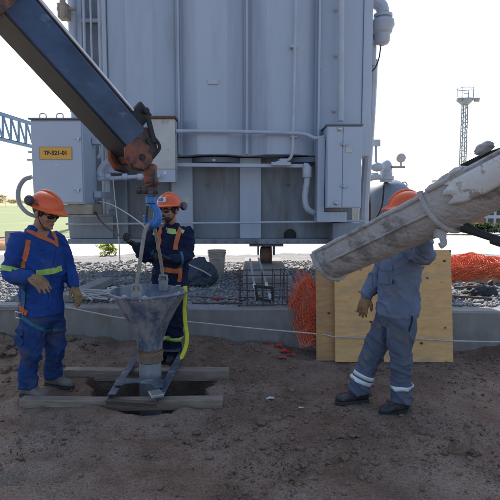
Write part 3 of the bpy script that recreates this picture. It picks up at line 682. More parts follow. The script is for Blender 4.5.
def tree(px, pyb, Y, h, w, label, seed, group=None):
    b = V((W(px, 200, Y).x, Y, .33)); t = thing('tree', label, 'tree', b, group)
    k_ = MB(); k_.tube(smooth_path([b, b + V((.1, 0, h * .3)), b + V((-.05, 0, h * .6))], 4), [.05 * h * .6 * (1 - .07 * i) * .5 for i in range(9)], 8)
    r = random.Random(seed)
    for i in range(6):
        s = b + V((0, 0, h * (.28 + .06 * i))); a = r.uniform(0, 6.28); k_.tube([s, s + V((math.cos(a) * w * .3, math.sin(a) * w * .3, h * .18))], [.018 * h * .5, .006 * h], 6)
    obj('trunk', k_, M['bark'], t)
    obj('crown', leafy(b + V((0, 0, h * .65)), (w * .5, w * .5, h * .36), 2600, h * .035, seed), M['leaf'], t, smooth=False, fix=False)
for i, (px, Y, h, w) in enumerate([(-8, 260, 7.5, 15), (5, 300, 6.0, 14), (17, 330, 5.5, 15), (27, 320, 5, 13)]):
    tree(px, 203, Y, h, w, ['leafy tree at the far edge of the field, leftmost', 'rounded leafy tree at the far edge of the grass field', 'broad low tree behind the worker with goggles, far across the field', 'small distant tree showing beside the cabinet'][i], 11 + i)
hd = leafy((W(452, 235, 22).x, 22.3, .62), (2.6, .4, .3), 5000, .07, 77)
tag(obj('hedge', hd, M['leaf'], base=(W(452, 235, 22).x, 22.3, .33), smooth=False, fix=False), 'low green hedge strip in front of the white building', 'hedge')
# sandy mound, yellow weed
c = leafy((W(107, 255, 11.5).x, 11.5, .62), (.26, .2, .26), 420, .05, 5); b = V((W(107, 255, 11.5).x, 11.5, .42))
wd = thing('weed', 'bright yellow-green weed growing behind the transformer base', 'plant', b)
obj('foliage', c, M['leaf_y'], wd, smooth=False, fix=False)
k_ = MB()
for i in range(7):
    a = i * .9; k_.tube([b + V((.03 * math.cos(a), .03 * math.sin(a), -.02)), b + V((.14 * math.cos(a), .12 * math.sin(a), .3))], .006, 6)
obj('stem', k_, M['leaf_y'], wd)
def mound(name, c, rx, ry, h, m, label, cat, seed):
    xs = np.linspace(-1, 1, 46); X_, Y_ = np.meshgrid(xs, xs); r2 = X_ ** 2 + Y_ ** 2
    Zm = h * np.clip(1 - r2, 0, 1) ** .8 * (.7 + .6 * fbm(X_ + 9, Y_ + 9, 3, 4, seed)) - .02
    vs_ = [(c.x + rx * x, c.y + ry * y, c.z + z) for x, y, z in zip(X_.ravel(), Y_.ravel(), Zm.ravel())]
    fs = [(j * 46 + i, j * 46 + i + 1, (j + 1) * 46 + i + 1, (j + 1) * 46 + i) for j in range(45) for i in range(45)]
    return tag(obj(name, (vs_, fs), m, base=c), label, cat)
M['sand'] = mat('orange_sand', (.45, .24, .12), (.32, .17, .09), 8, .95, bump=.6)
mound('sand_mound', V((W(4, 228, 15).x, 15, .3)), 1.2, .8, .34, M['sand'], 'orange sand mound at the edge of the grass field', 'sand mound', 3)
c = MB(); p = W(14, 222, 13); c.box((p.x, 13, .62), (.42, .3, .7), Matrix.Rotation(R_(12), 3, 'Z')); tag(obj('concrete_block', c, M['concrete'], base=(p.x, 13, .3), bevel=.03), 'upright grey concrete block near the orange sand mound', 'concrete block')

# ================================================================== FOREGROUND WORKS
def wall_top(px, py): return W(px, py, 5.6)
# timbers
def timber(pa, pb, Yc, w, h, label, zbase):
    xa, xb = W(pa, 400, Yc).x, W(pb, 400, Yc).x
    b = MB(); n = 14; rings = []
    for i in range(n + 1):
        t = i / n; x = xa + (xb - xa) * t; y = Yc + .006 * math.sin(t * 5 + pa); zz = zbase + .006 * math.sin(t * 3.3 + pb)
        rings.append([V((x, y - w / 2, zz)), V((x, y + w / 2, zz)), V((x, y + w / 2, zz + h)), V((x, y - w / 2, zz + h))])
    b.loft(rings); o = obj('timber_beam', b, M['timber'], base=((xa + xb) / 2, Yc, zbase), bevel=.006)
    return tag(o, label, 'timber beam')
TF, TB = 3.87, 4.50
timber(21.5, 223, TF, .10, .085, 'weathered timber beam across the near edge of the hole', .0)
timber(66, 229, TB, .10, .105, 'weathered timber beam across the far edge of the hole, behind the pipe', .01)
# cradle
cr = thing('steel_cradle', 'blue-grey steel cradle frame lying across the two timbers round the pipe', 'steel frame', (HX, 4.3, .1))
zr = .105
pA, pB = G(108, 399, zr), G(139, 352, zr); pC, pD = G(155, 402, zr), G(180, 354, zr)
for a, b in ((pA, pB), (pC, pD)):
    c = MB(); c.beam(a, b, .012, .06); c.beam(a + V((.03, 0, .0365)), b + V((.03, 0, .0365)), .065, .010); obj('side_rail', c, M['cradle'], cr, bevel=.003)
def halfplate(a, b, dirv, wdt, hole_r, z, m):
    # plate from a to b, width wdt along dirv, with a half-round bite in the edge on the dirv side
    ex = (b - a); L = ex.length; ex.normalize(); ey = V(dirv).normalized(); poly = [(0, 0), (L, 0), (L, wdt)]
    cxm = L / 2
    for k_ in range(0, 15):
        t = math.pi * k_ / 14; poly.append((cxm + hole_r * math.cos(t), wdt - hole_r * .62 * math.sin(t)))
    poly.append((0, wdt)); ez = ex.cross(ey)
    Mx = Matrix(((ex.x, ey.x, ez.x, a.x), (ex.y, ey.y, ez.y, a.y), (ex.z, ey.z, ez.z, z), (0, 0, 0, 1)))
    c = MB(); c.prism(poly, Mx, .014); return obj('notched_plate', c, m, cr, bevel=.002)
fa, fb_ = G(112, 391, zr + .05), G(159, 393, zr + .05)
halfplate(G(117, 379, zr + .05), G(164, 381, zr + .05), fa - G(117, 379, zr + .05), .17, .135, zr + .058, M['cradle'])
halfplate(pB + V((.0, -.12, 0)), pD + V((.0, -.10, 0)), V((.1, 1, 0)), .14, .06, zr + .058, M['cradle'])
c = MB(); c.beam(G(106, 400, .103), G(157, 403, .103), .05, .012); c.beam(G(106, 402, .085), G(157, 405, .085), .010, .045); obj('front_angle', c, M['rebar'], cr, bevel=.004)
c = MB(); q = G(156, 394, .15); c.box(q, (.10, .12, .025), Matrix.Rotation(R_(25), 3, 'Z')); obj('corner_clip', c, M['metal'], cr, bevel=.004)

# tremie hopper on its pipe
hc = W(148, 290, 4.28); hp = thing('tremie_hopper', 'blue-grey funnel hopper on a pipe standing in the hole', 'hopper', (hc.x, hc.y, .1))
def zat(py): return W(148, py, 4.28).z
rt = .955 * (W(187, 290, 4.28).x - W(110.5, 290, 4.28).x) / 2
px_ = (W(187, 290, 4.28).x + W(110.5, 290, 4.28).x) / 2; rn = .098
hz, nz_ = zat(291), zat(340)
fu = MB(); prof = [(rt, hz), (rt * .985, hz - .035), (rt * .74, zat(310)), (rt * .53, zat(325)), (rn + .018, zat(341)), (rn + .008, zat(352)), (rn - .006, zat(352)), (rn + .006, zat(341)), (rt * .51, zat(325)), (rt * .72, zat(310)), (rt * .965, hz - .03), (rt * .975, hz)]
n = 40; rings = []
for r, z in prof:
    rings.append([V((px_ + r * math.cos(t) * (1 + .015 * math.sin(3 * t)), 4.28 + r * math.sin(t), z + .006 * math.sin(2 * t + r * 9) + (.012 * noise.noise(V((t * 3, r, 2))) if r > rt * .9 else 0))) for t in np.linspace(0, 2 * math.pi, n + 1)[:-1]])
fu.loft(rings, False, closed=True); obj('funnel', fu, M['hopper'], hp, ang=50)
ri = MB(); ri.tube([V((px_ + (rt + .008) * math.cos(t), 4.28 + (rt + .008) * math.sin(t), hz + .006 * math.sin(2 * t + rt * 9) - .006)) for t in np.linspace(0, 2 * math.pi, n + 1)[:-1]], .013, 8, closed=True); obj('rim', ri, M['hopper'], hp)
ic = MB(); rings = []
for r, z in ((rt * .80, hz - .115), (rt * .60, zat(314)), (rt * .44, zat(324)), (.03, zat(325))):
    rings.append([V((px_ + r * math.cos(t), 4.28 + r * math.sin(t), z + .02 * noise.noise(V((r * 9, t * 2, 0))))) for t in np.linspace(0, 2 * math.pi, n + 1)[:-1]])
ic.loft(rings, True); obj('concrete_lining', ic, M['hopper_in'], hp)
bd = MB(); bd.lathe([(rn + .004, 0), (rn + .018, .01), (rn + .014, .05), (rn + .02, .09), (rn + .012, .12), (rn + .002, .125)], (px_ + .002, 4.28, zat(361)), None, 32); obj('mud_band', bd, M['slurry'], hp)
bd = MB(); bd.lathe([(rn + .008, -.012), (rn + .018, -.008), (rn + .018, .008), (rn + .008, .012)], (px_, 4.28, zat(349)), None, 32); obj('collar', bd, M['rust'], hp)
pi_ = MB(); pi_.lathe([(rn, -.8), (rn, zat(360)), (rn, zat(352))], (px_, 4.28, 0), None, 32); obj('pipe', pi_, M['pipe_tremie'], hp)
rr2 = random.Random(5)
for i in range(22):
    t = rr2.uniform(0, 6.283); bm_ = MB(); q = V((px_ + rt * math.cos(t), 4.28 + rt * math.sin(t), hz - rr2.uniform(-.008, .03))); bm_.ell(q, (rr2.uniform(.012, .03), rr2.uniform(.012, .02), rr2.uniform(.008, .022)), None, 8)
    bm_.v = [tuple(V(p) + noise.noise_vector(V(p) * 30) * .008) for p in bm_.v]; obj('dried_concrete', bm_, M['concrete_dirty'], hp)
for (a, yy) in ((136.5, 4.28 - rt * .93), (163.5, 4.28 + rt * .8)):
    lg = MB(); q = W(a, 289, yy); q.z = hz
    lg.box(q + V((0, 0, .005)), (.085, .02, .10)); lg.tube([q + V((-.035, -.0, .05)), q + V((-.03, 0, .10)), q + V((.03, 0, .10)), q + V((.035, 0, .05))], .014); obj('lifting_lug', lg, M['pipe_tremie'], hp, bevel=.004)
lugF, lugB = W(136.5, 285, 4.28 - rt * .93), W(163.5, 284, 4.28 + rt * .8)

# crane boom
bm0, bm1 = W(133, 146, 4.28), W(18, 17, 3.62)
ax = (bm0 - bm1).normalized(); hN = ax.cross(V((0, 0, 1))).normalized(); nN = hN.cross(ax).normalized()
def boomP(s, a, b): return bm0 - ax * s + hN * a + nN * b      # s metres back from the head
bo = thing('crane_boom', 'blue-black telescopic crane boom reaching in from the upper left', 'crane boom', bm0)
def boom_sec(s0, s1, wd, ht, name, m, ch=.05):
    prof = [(-wd, -ht + ch * 2.2), (-wd + ch, -ht), (wd - ch * .3, -ht), (wd, -ht + ch * .3), (wd, ht - ch), (wd - ch, ht), (-wd + ch, ht), (-wd, ht - ch)]
    c = MB(); c.loft([[boomP(s0, a, b) for a, b in prof], [boomP(s1, a, b) for a, b in prof]]); return obj(name, c, m, bo, bevel=.006)
L = (bm0 - bm1).length
boom_sec(-.02, L + 2.2, .158, .134, 'inner_section', M['boom'], .03)
c = MB(); c.loft([[boomP(q, a, b) for a, b in ((-.13, -.1345), (.145, -.1345), (.145, -.139), (-.13, -.139))] for q in (.0, L + 2.2)]); obj('underside_shade', c, M['black'], bo)  # shade under the boom, put in as a thin black sheet
boom_sec(L + .145, L + 2.6, .20, .178, 'outer_section', M['boom_out'], .06)
boom_sec(L + .08, L + .143, .225, .205, 'collar', M['orange_steel'], .06)
c = MB(); c.tube([boomP(.24, .135, .146), boomP(L + 2.4, .135, .146)], .016, 12); c.tube([boomP(.3, .095, .146), boomP(L + 2.4, .095, .146)], .014, 12); obj('hydraulic_pipe', c, M['chrome'], bo)
c = MB(); c.tube([boomP(.05, -.168, -.085), boomP(L + 2.4, -.168, -.085)], .011, 10); obj('hose', c, M['mast'], bo)
c = MB(); c.box(boomP(.16, .10, .20), (.05, .15, .15), Matrix((hN, ax, nN)).transposed()); c.tube([boomP(.16, .04, .235), boomP(.16, .17, .235)], .028); c.beam(boomP(.12, .165, .20), boomP(-.06, .175, .08), .025, .045); obj('rod_bracket', c, M['rubber'], bo, bevel=.008)
# head casting: cheeks and sheave
c = MB()
Rm = Matrix((hN, ax, nN)).transposed()
for s in (-1, 1):
    poly = [(-.12, -.12), (-.07, .145), (.05, .150), (.13, .08), (.165, -.05), (.15, -.17), (.06, -.225), (-.04, -.20)]
    Mx = Matrix(((ax.x, nN.x, hN.x, 0), (ax.y, nN.y, hN.y, 0), (ax.z, nN.z, hN.z, 0), (0, 0, 0, 1))); Mx.translation = bm0 + hN * (s * .135)
    c.prism(poly, Mx, .05)
Mx2 = Mx.copy(); Mx2.translation = bm0.copy(); c.prism([(-.015, -.14), (-.015, .14), (.04, .13), (.10, .04), (.12, -.08), (.07, -.16)], Mx2, .215)
c.box(W(150.5, 174, 4.28), (.10, .12, .17)); c.tube([W(146, 165, 4.28), W(154, 186, 4.28)], .055, 12)
hd_ = obj('boom_head', c, M['orange_steel'], bo, bevel=.018)
for q in ((.02, .06), (.06, -.09)):
    c = MB(); c.tube([boomP(-q[0], -.175, q[1]), boomP(-q[0], .175, q[1])], .028, 12); obj('pin', c, M['rubber'], hd_)
c = MB(); c.tube(smooth_path([boomP(-.03, .165, .12), boomP(-.12, .18, .09), boomP(-.14, .15, -.02)], 6), .014); obj('hose', c, M['rubber'], bo)
# shackle chain and hook (one thing)
ht_ = W(151, 178, 4.28); hk = W(152, 212, 4.28)
ho = thing('lifting_hook', 'blue swivel hook hanging from the boom head', 'crane hook', hk)
c = MB(); c.box(W(151, 187, 4.28), (.05, .05, .13)); c.tube([W(139, 190, 4.28), W(157, 189, 4.28)], .026, 10)
for p in (139, 145, 156): c.lathe([(.036, -.02), (.036, .02)], W(p, 190, 4.28), Matrix.Rotation(R_(90), 3, 'Y'), 8)
c.tube([W(154, 181, 4.28), W(154.5, 196, 4.28)], .018, 8); obj('shackle', c, M['boom_out'], ho, bevel=.004)
c = MB(); c.lathe([(.03, 0), (.045, .01), (.045, .06), (.03, .07)], W(151, 204, 4.28), None, 14); c.tube([W(150, 197, 4.28), W(150, 207, 4.28)], .028); obj('swivel', c, M['blue_hook'], ho)
pts = [(151, 204), (154.5, 207), (157.5, 213), (157.3, 220), (154, 224.5), (149.5, 224), (146, 220), (144.8, 215)]
c = MB(); pth = smooth_path([W(a, b, 4.28) for a, b in pts], 6); m_ = len(pth)
rr_ = [.022 + .017 * math.sin(math.pi * min(1, (i / m_) * 1.15)) for i in range(m_)]; rr_[-1] = .012
c.tube(pth, rr_, 12); obj('hook_body', c, M['blue_hook'], ho, ang=60)
c = MB(); c.beam(W(147.5, 206, 4.25), W(146.5, 222, 4.25), .03, .012); obj('latch', c, M['black'], ho)
def webbing(name, pts, w, th, m, label, cat, side=V((1, 0, 0)), k=6, base=None):
    P = smooth_path(pts, k); c = MB(); rings = []
    for i, p in enumerate(P):
        d = (P[min(i + 1, len(P) - 1)] - P[max(i - 1, 0)]).normalized(); s_ = (side - d * side.dot(d)).normalized(); q = s_.cross(d)
        ww = w * (1 + .12 * noise.noise(p * 6)); rings.append([p + s_ * (ww * math.cos(t)) + q * (th * math.sin(t)) for t in np.linspace(0, 2 * math.pi, 13)[:-1]])
    c.loft(rings); return tag(obj(name, c, m, base=base or P[-1], ang=60), label, cat)
webbing('lifting_sling', [W(149, 224, 4.24), W(147, 226, 4.2), W(144.5, 233, 4.15), W(141, 255, 4.08), W(138, 275, 4.0), lugF + V((0, 0, .0)), lugF + V((0, .0, -.05))], .016, .013, M['sling'], 'dirty off-white sling from the hook to the near rim of the hopper', 'sling')
webbing('lifting_sling', [W(153, 226, 4.3), W(155, 230, 4.33), W(158, 245, 4.42), W(161, 262, 4.5), W(163, 278, 4.56), lugB, lugB + V((0, 0, -.05))], .016, .013, M['sling'], 'dirty off-white sling from the hook to the far rim of the hopper', 'sling')
webbing('yellow_strap', [W(185, 286, 4.28), W(185.5, 292, 4.27), W(184.5, 310, 4.26), W(185.5, 325, 4.25), W(187, 335, 4.24), W(186, 346, 4.22), W(182, 356, 4.2), W(180, 357.5, 4.2)], .019, .005, M['yellow_strap'], 'fluorescent yellow strap hanging from the hopper rim', 'strap', side=V((.9, -.3, 0)))
c = MB()
# ================================================================== CHUTE
c0, c1 = W(335, 260, 3.50), W(450, 206, 2.72)
cd = (c1 - c0).normalized(); cs_ = cd.cross(V((0, 0, 1))).normalized()      # towards the camera side
cu = cs_.cross(cd).normalized()
if cu.z < 0: cu = -cu
if cs_.y > 0: cs_ = -cs_
ch = thing('concrete_chute', 'concrete-caked grey mixer chute sloping down from the right', 'concrete chute', c0)
def chuteP(s, a, b): return c0 + cd * s + cs_ * a + cu * b
def u_sec(r, dep, th, n=20):
    out = [(r * math.cos(t), -dep * math.sin(t)) for t in np.linspace(0, math.pi, n)]
    inn = [((r - th) * math.cos(t), -(dep - th) * math.sin(t)) for t in np.linspace(math.pi, 0, n)]
    return out + inn
def u_piece(s0, s1, r0, r1, d0, d1, name, m, parent, th=.012, seg=30, lump=.006, seed=0, b0=0.085):
    c = MB(); rings = []
    for i in range(seg + 1):
        t = i / seg; s = s0 + (s1 - s0) * t; r = r0 + (r1 - r0) * t; dp = d0 + (d1 - d0) * t
        ring = []
        for k_, (a, b) in enumerate(u_sec(r, dp, th)):
            p = chuteP(s, a, b + b0); q = noise.fractal(p * 9 + V((seed, 0, 0)), 1, 2, 3) * lump
            ring.append(p + (cs_ * a + cu * b).normalized() * q)
        rings.append(ring)
    c.loft(rings, True); return obj(name, c, m, parent, ang=50)
Lc = (c1 - c0).length
low = u_piece(-.03, Lc + .05, .158, .165, .195, .20, 'lower_trough', M['concrete_dirty'], ch, .013, 60, .007, 0, .066)
# rolled rim beads on both lips, end lip, side stiffener
for s in (1, -1):
    c = MB(); P = []
    for i in range(50):
        t = i / 49; ss = -.03 + (Lc + .06) * t; p = chuteP(ss, s * (.158 + .006 * t), .072); P.append(p + V((0, 0, .006 * noise.noise(p * 8))))
    c.tube(P, [.014 + .005 * noise.noise(p * 7) for p in P], 10); obj('rim', c, M['concrete_dirty'], ch)
c = MB(); P = []
for t in np.linspace(0, math.pi, 26):
    p = chuteP(-.03, .162 * math.cos(t), -.20 * math.sin(t) + .066); P.append(p)
c.tube(P, [.020 + .012 * noise.noise(p * 14) for p in P], 10); obj('end_lip', c, M['concrete_dirty'], ch)
c = MB(); P = [chuteP(.1 + (Lc - .1) * i / 30, .147 + .008 * i / 30, -.03) for i in range(31)]
c.tube(P, [.008 + .004 * noise.noise(p * 9) for p in P], 8); obj('side_bead', c, M['concrete_dirty'], ch)
# upper trough (wider), collar, patch, lumps, flap, bracket, strut
up = u_piece(Lc - .02, Lc + 1.6, .185, .195, .20, .175, 'upper_trough', M['concrete_dirty'], ch, .016, 60, .008, 4, .07)
c = MB(); P = [chuteP(Lc - .02, .190 * math.cos(t), -.206 * math.sin(t) + .07) for t in np.linspace(-.1, math.pi + .1, 30)]
c.tube(P, [.016 + .006 * noise.noise(p * 12) for p in P], 10); obj('collar', c, M['concrete_dirty'], ch)
M['chute_white'] = mat('blotched_white', (.62, .64, .66), (.52, .54, .56), 9, .6, c3=(.30, .285, .265), s3=9, t3=(.56, .62), bump=.2)  # white with darker blotches, for the thin sheet on the upper trough
c = MB(); rings = []
for i in range(16):
    t = i / 15; ring = []
    s = Lc + .13 + .9 * t
    for k_ in range(9):
        al = .02 + (.62 + .05 * math.sin(t * 9)) * k_ / 8
        r = .185 + .010 * (s - Lc) / 1.6 + .009; dp = .20 - .025 * (s - Lc) / 1.6 + .009
        ring.append(chuteP(s + (.03 * math.sin(k_ * 1.7) if i == 0 else 0), r * math.cos(al), -dp * math.sin(al) + .07))
    rings.append(ring)
vs_ = [p for r in rings for p in r]; fs = [(i * 9 + k_, i * 9 + k_ + 1, (i + 1) * 9 + k_ + 1, (i + 1) * 9 + k_) for i in range(15) for k_ in range(8)]
c.add(vs_, fs); pt = obj('white_patch', c, M['chute_white'], ch); sm = pt.modifiers.new('t', 'SOLIDIFY'); sm.thickness = .006; sm.offset = 0
c = MB(); c.tube([chuteP(Lc + .02 + 1.5 * i / 20, (.187 + .010 * i / 20), .078) for i in range(21)], .015, 8); obj('rim', c, M['concrete_dirty'], ch)
def lump(c, rad, seed, m, name, parent, n=3):
    bm = bmesh.new(); bmesh.ops.create_icosphere(bm, subdivisions=n, radius=1); vs_ = []
    for v in bm.verts:
        k_ = 1 + .35 * noise.noise(v.co * 1.4 + V((seed, 0, 0))) + .15 * noise.noise(v.co * 4 + V((seed, 3, 0)))
        vs_.append(V(c) + cd * (v.co.x * rad[0] * k_) + cs_ * (v.co.y * rad[1] * k_) + cu * (v.co.z * rad[2] * k_))
    fs = [tuple(v.index for v in f.verts) for f in bm.faces]; bm.free()
    return obj(name, (vs_, fs), m, parent, ang=50)
lump(chuteP(Lc + .10, .13, .08), (.10, .06, .045), 3, M['concrete_dirty'], 'dried_concrete', ch)
lump(chuteP(Lc + .20, .16, .08), (.07, .05, .04), 8, M['concrete_dirty'], 'dried_concrete', ch)
fl = MB(); q0, q1 = W(457, 166, 2.62), W(512, 148, 2.35)
rings = []
for i in range(11):
    t = i / 10; p = q0.lerp(q1, t); wd = .01 + .055 * min(1, t * 2.2)
    rings.append([p + V((.0, -.02, .35 * wd)), p + V((.03, -.03, -.6 * wd)), p + V((.12, .10, -.2 * wd)), p + V((.10, .14, .6 * wd))])
fl.loft(rings); obj('rubber_flap', fl, M['rubber'], ch, bevel=.008)
lump(W(484, 148, 2.45), (.05, .04, .025), 5, M['concrete_dirty'], 'dried_concrete', ch)
c = MB(); q = W(441, 228, 2.72); c.tube(smooth_path([q + V((0, .02, .03)), W(442, 236, 2.68), W(444, 243, 2.68), W(440, 246, 2.68)], 5), .018, 10); c.box(W(440, 233, 2.7), (.05, .06, .05)); obj('bracket', c, M['concrete_dirty'], ch, bevel=.006)
c = MB(); c.tube([W(462, 226, 2.66), W(478, 233, 2.62), W(506, 242, 2.5)], [.032, .02, .02], 12); c.tube([W(492, 239, 2.56), W(520, 248, 2.45)], .027, 12); obj('support_strut', c, M['rubber'], ch, bevel=.003)

# ================================================================== PLYWOOD, NET, CAGE
def board(pts, base_y, lean, m, label, th=.018):
    # bottom edge on the ground in front of the wall, leaning back on its top edge
    (xa, xb, h) = pts; c = MB(); a = math.atan2(lean, h); 
    R = Matrix.Rotation(-a, 3, 'X'); cen = V(((xa + xb) / 2, base_y, .012)) + R @ V((0, 0, h / 2)); c.box(cen, (xb - xa, th, h), R)
    o = obj('plywood_board', c, m, base=cen, bevel=.002); o.data.transform(R.inverted().to_4x4()); o.rotation_euler = R.to_euler()
    return tag(o, label, 'plywood board')
yb = G(396, 363).y
board((W(336, 310, yb).x, W(455, 310, yb).x, 1.175), yb, .17, M['ply'], 'large pale plywood board leaning on the wall behind the chute')
board((W(317, 310, yb + .05).x, W(352, 310, yb + .05).x, 1.08), yb + .045, .16, M['ply_dk'], 'narrow strip of darker plywood showing beside the orange netting')

def netting(name, f, nu, nv, m, th, label, cat, base):
    vs_ = []; 
    for j in range(nv + 1):
        for i in range(nu + 1): vs_.append(f(i / nu, j / nv))
    fs = [(j * (nu + 1) + i, j * (nu + 1) + i + 1, (j + 1) * (nu + 1) + i + 1, (j + 1) * (nu + 1) + i) for j in range(nv) for i in range(nu)]
    o = obj(name, (vs_, fs), m, base=base, smooth=False, fix=False); w = o.modifiers.new('w', 'WIREFRAME'); w.thickness = th; w.use_even_offset = False
    return tag(o, label, cat)
nx0 = W(293, 290, 5.45).x; nx1 = W(334, 290, 5.45).x
def netf(u, v):
    lay = int(v * 2.999); vv = (v * 3) % 1; 
    if lay % 2: vv = 1 - vv
    top = .50 + .34 * math.exp(-((u - .38) / .26) ** 2) * (1 - .09 * lay)
    ang_ = vv * 1.0
    y = wallY(.6) + .30 - .52 * vv * 1.12 - .015 * lay; z = top if vv < .35 else top + (.15 - top) * ((vv - .35) / .65) ** 1.1
    z = z - .10 * (1 - vv) * (1 - math.exp(-((u - .4) / .3) ** 2)) * (vv < .35)
    x = nx0 + (nx1 - nx0) * (u + .32 * (vv - .3) * (1 - u * .7))
    p = V((x, y, z)); k_ = V((lay * 3.1, u * 2.2, vv * 4.4))
    d = noise.noise_vector(k_ * .9) * .11 + noise.noise_vector(k_ * 2.4) * .035
    d.y -= .03
    return p + d
netting('safety_net', netf, 15, 99, M['net'], .0075, 'crumpled orange plastic netting hanging over the wall edge beside the plywood', 'netting', (.6, 5.45, .0))
hc_ = V((W(476, 275, 8.0).x, 8.0, .45))
hb = thing('netting_heap', 'sunlit heap of orange netting on the gravel behind the plywood', 'netting heap', hc_)
def heapf(u, v):
    lay = int(v * 3.999); vv = (v * 4) % 1; a = u * 2 - 1; b = vv * 2 - 1
    z = .36 * max(0, 1 - (a * a + b * b) * .8) ** .7; k_ = V((lay * 5.1, u * 4, vv * 4))
    return hc_ + V((a * .72, b * .5, z)) + noise.noise_vector(k_) * .11 + noise.noise_vector(k_ * 2.2) * .04
vs_ = [heapf(i / 40, j / 120) for j in range(121) for i in range(41)]
fs = [(j * 41 + i, j * 41 + i + 1, (j + 1) * 41 + i + 1, (j + 1) * 41 + i) for j in range(120) for i in range(40)]
o = obj('net', (vs_, fs), M['net'], hb, smooth=False, fix=False); w = o.modifiers.new('w', 'WIREFRAME'); w.thickness = .010; w.use_even_offset = False
cvs = [hc_ + V((.72 * math.cos(t) * r * .9, .5 * math.sin(t) * r * .9, .30 * (1 - r * r * .8) ** .7 if r < 1 else -.02)) + noise.noise_vector(V((t * 2, r * 3, 0))) * .05 for r in (0.02, .3, .6, .85, 1.0) for t in np.linspace(0, 2 * math.pi, 19)[:-1]]
cfs = [(j * 18 + i, j * 18 + (i + 1) % 18, (j + 1) * 18 + (i + 1) % 18, (j + 1) * 18 + i) for j in range(4) for i in range(18)]
M['net_in'] = mat('net_core', (.55, .30, .17), (.45, .17, .08), 26, .9, bump=.6, c3=(.6, .5, .4), s3=18)
obj('rubble_core', (cvs, cfs), M['net_in'], hb)

# rebar cage
yf = 5.62; yk = 6.10
cg = thing('rebar_cage', 'rusty rebar cage standing on the wall edge', 'rebar cage', (W(262, 300, yf).x, yf, .47))
xa, xb = W(239.5, 300, yf).x, W(287, 300, yf).x; zb, zt_ = .485, W(262, 276, yf).z
ty_top = yk
c = MB()
for y in (yf, yk):
    for z in (zb, (zb + zt_) / 2, zt_):
        c = MB(); c.tube([(xa - .03, y, z + .004), (xb + .03, y, z + .01)], .007, 7); obj('long_bar', c, M['rebar'], cg)
for i, t in enumerate((0, .17, .5, .72, .9, 1)):
    x = xa + (xb - xa) * t; e = .012 * math.sin(i * 5)
    c = MB(); c.tube([(x, yf - .008, zb - .03), (x + e, yf - .008, zt_ + .03), (x + e, yk, zt_ + .03), (x, yk, zb - .02)], .006, 7); obj('stirrup', c, M['rebar'], cg)
M['spacer_paint'] = mat('white_tape', (.62, .66, .66), (.5, .54, .54), 9, .5)
def starter(pa, pb, label):
    a, b = V(pa), V(pb); t = thing('starter_bar', label, 'steel bar', a); c = MB(); c.tube([a, b], .013, 8); bar = obj('bar', c, M['mast'], t)
    for q in (.08, .32): 
        s = MB(); s.tube([a.lerp(b, q), a.lerp(b, q + .10)], .019, 10); obj('white_sleeve', s, M['spacer_paint'], t)
starter(W(257.5, 304, 5.64), W(250, 259, 6.15), 'straight steel bar with white sleeves leaning in the rebar cage, nearer the bucket')
starter(W(272, 303, 5.64), W(258.5, 258, 6.15), 'steel bar with white sleeves leaning towards the transformer wheel')
c = MB()
for p, q in ((258, 286), (266, 302)):
    pass
for a, b, n_ in (((254, 286), (273, 288), 0), ((256, 298), (273, 302), 1)):
    c.beam(W(*a, 5.66), W(*b, 5.66), .03, .03)
c.beam(W(256, 285, 5.67), W(257, 303, 5.67), .03, .03); c.beam(W(272, 287, 5.67), W(273, 303, 5.67), .03, .03)
tag(obj('tie_frame', c, M['black'], base=W(265, 303, 5.66), bevel=.004), 'small black square clamp frame holding the two leaning bars', 'clamp frame')
for (a, b, Y1, Y2, lb) in ((( 196, 291), (246, 293.5), 6.2, 6.0, 'thin dark steel rod lying on the gravel towards the rebar cage'), ((192, 304), (243, 302), 5.76, 5.74, 'dark steel rod lying along the back of the wall top'), ((285, 298), (316, 295), 5.85, 6.0, 'dark steel rod between the rebar cage and the orange netting')):
    c = MB(); p0, p1 = W(*a, Y1), W(*b, Y2); p0.z = float(gravel_z(p0.x, p0.y)) + .04; p1.z = float(gravel_z(p1.x, p1.y)) + .04; c.tube([p0, p1], .009, 8); tag(obj('steel_rod', c, M['rebar'], base=p0), lb, 'steel rod')
c = MB(); p = W(217, 291, 6.12); p.z = float(gravel_z(p.x, p.y)) + .04; c.box(p, (.10, .05, .04), Matrix.Rotation(R_(10), 3, 'Z')); c.tube([p + V((.05, 0, 0)), p + V((.085, 0, 0))], .015); tag(obj('plastic_plug', c, M['red'], base=p, bevel=.012), 'small red plastic plug on the gravel by a dark rod', 'plastic plug')

# bucket, tarp bag
bp = W(217, 262, 8.0); gzb = float(gravel_z(bp.x, 8.0)); zt2 = W(217, 250, 8.0).z
bk = thing('plastic_bucket', 'dirty cream plastic bucket standing on the gravel under the transformer', 'bucket', (bp.x, 8.0, gzb))
hB = zt2 - gzb; c = MB(); c.lathe([(.105, 0), (.14, hB - .02), (.152, hB - .02), (.152, hB), (.135, hB), (.10, .03), (.01, .02)], (bp.x, 8.0, gzb), None, 28); obj('bucket_body', c, M['bucket'], bk)
c = MB(); c.lathe([(.142, hB - .055), (.15, hB - .05), (.15, hB - .04), (.143, hB - .035)], (bp.x, 8.0, gzb), None, 28); obj('band', c, M['bucket'], bk)
c = MB(); c.tube(smooth_path([V((bp.x - .15, 8.0, gzb + hB - .03)), V((bp.x - .1, 7.86, gzb + hB - .12)), V((bp.x + .1, 7.86, gzb + hB - .12)), V((bp.x + .15, 8.0, gzb + hB - .03))], 5), .005, 6); obj('handle', c, M['metal'], bk)
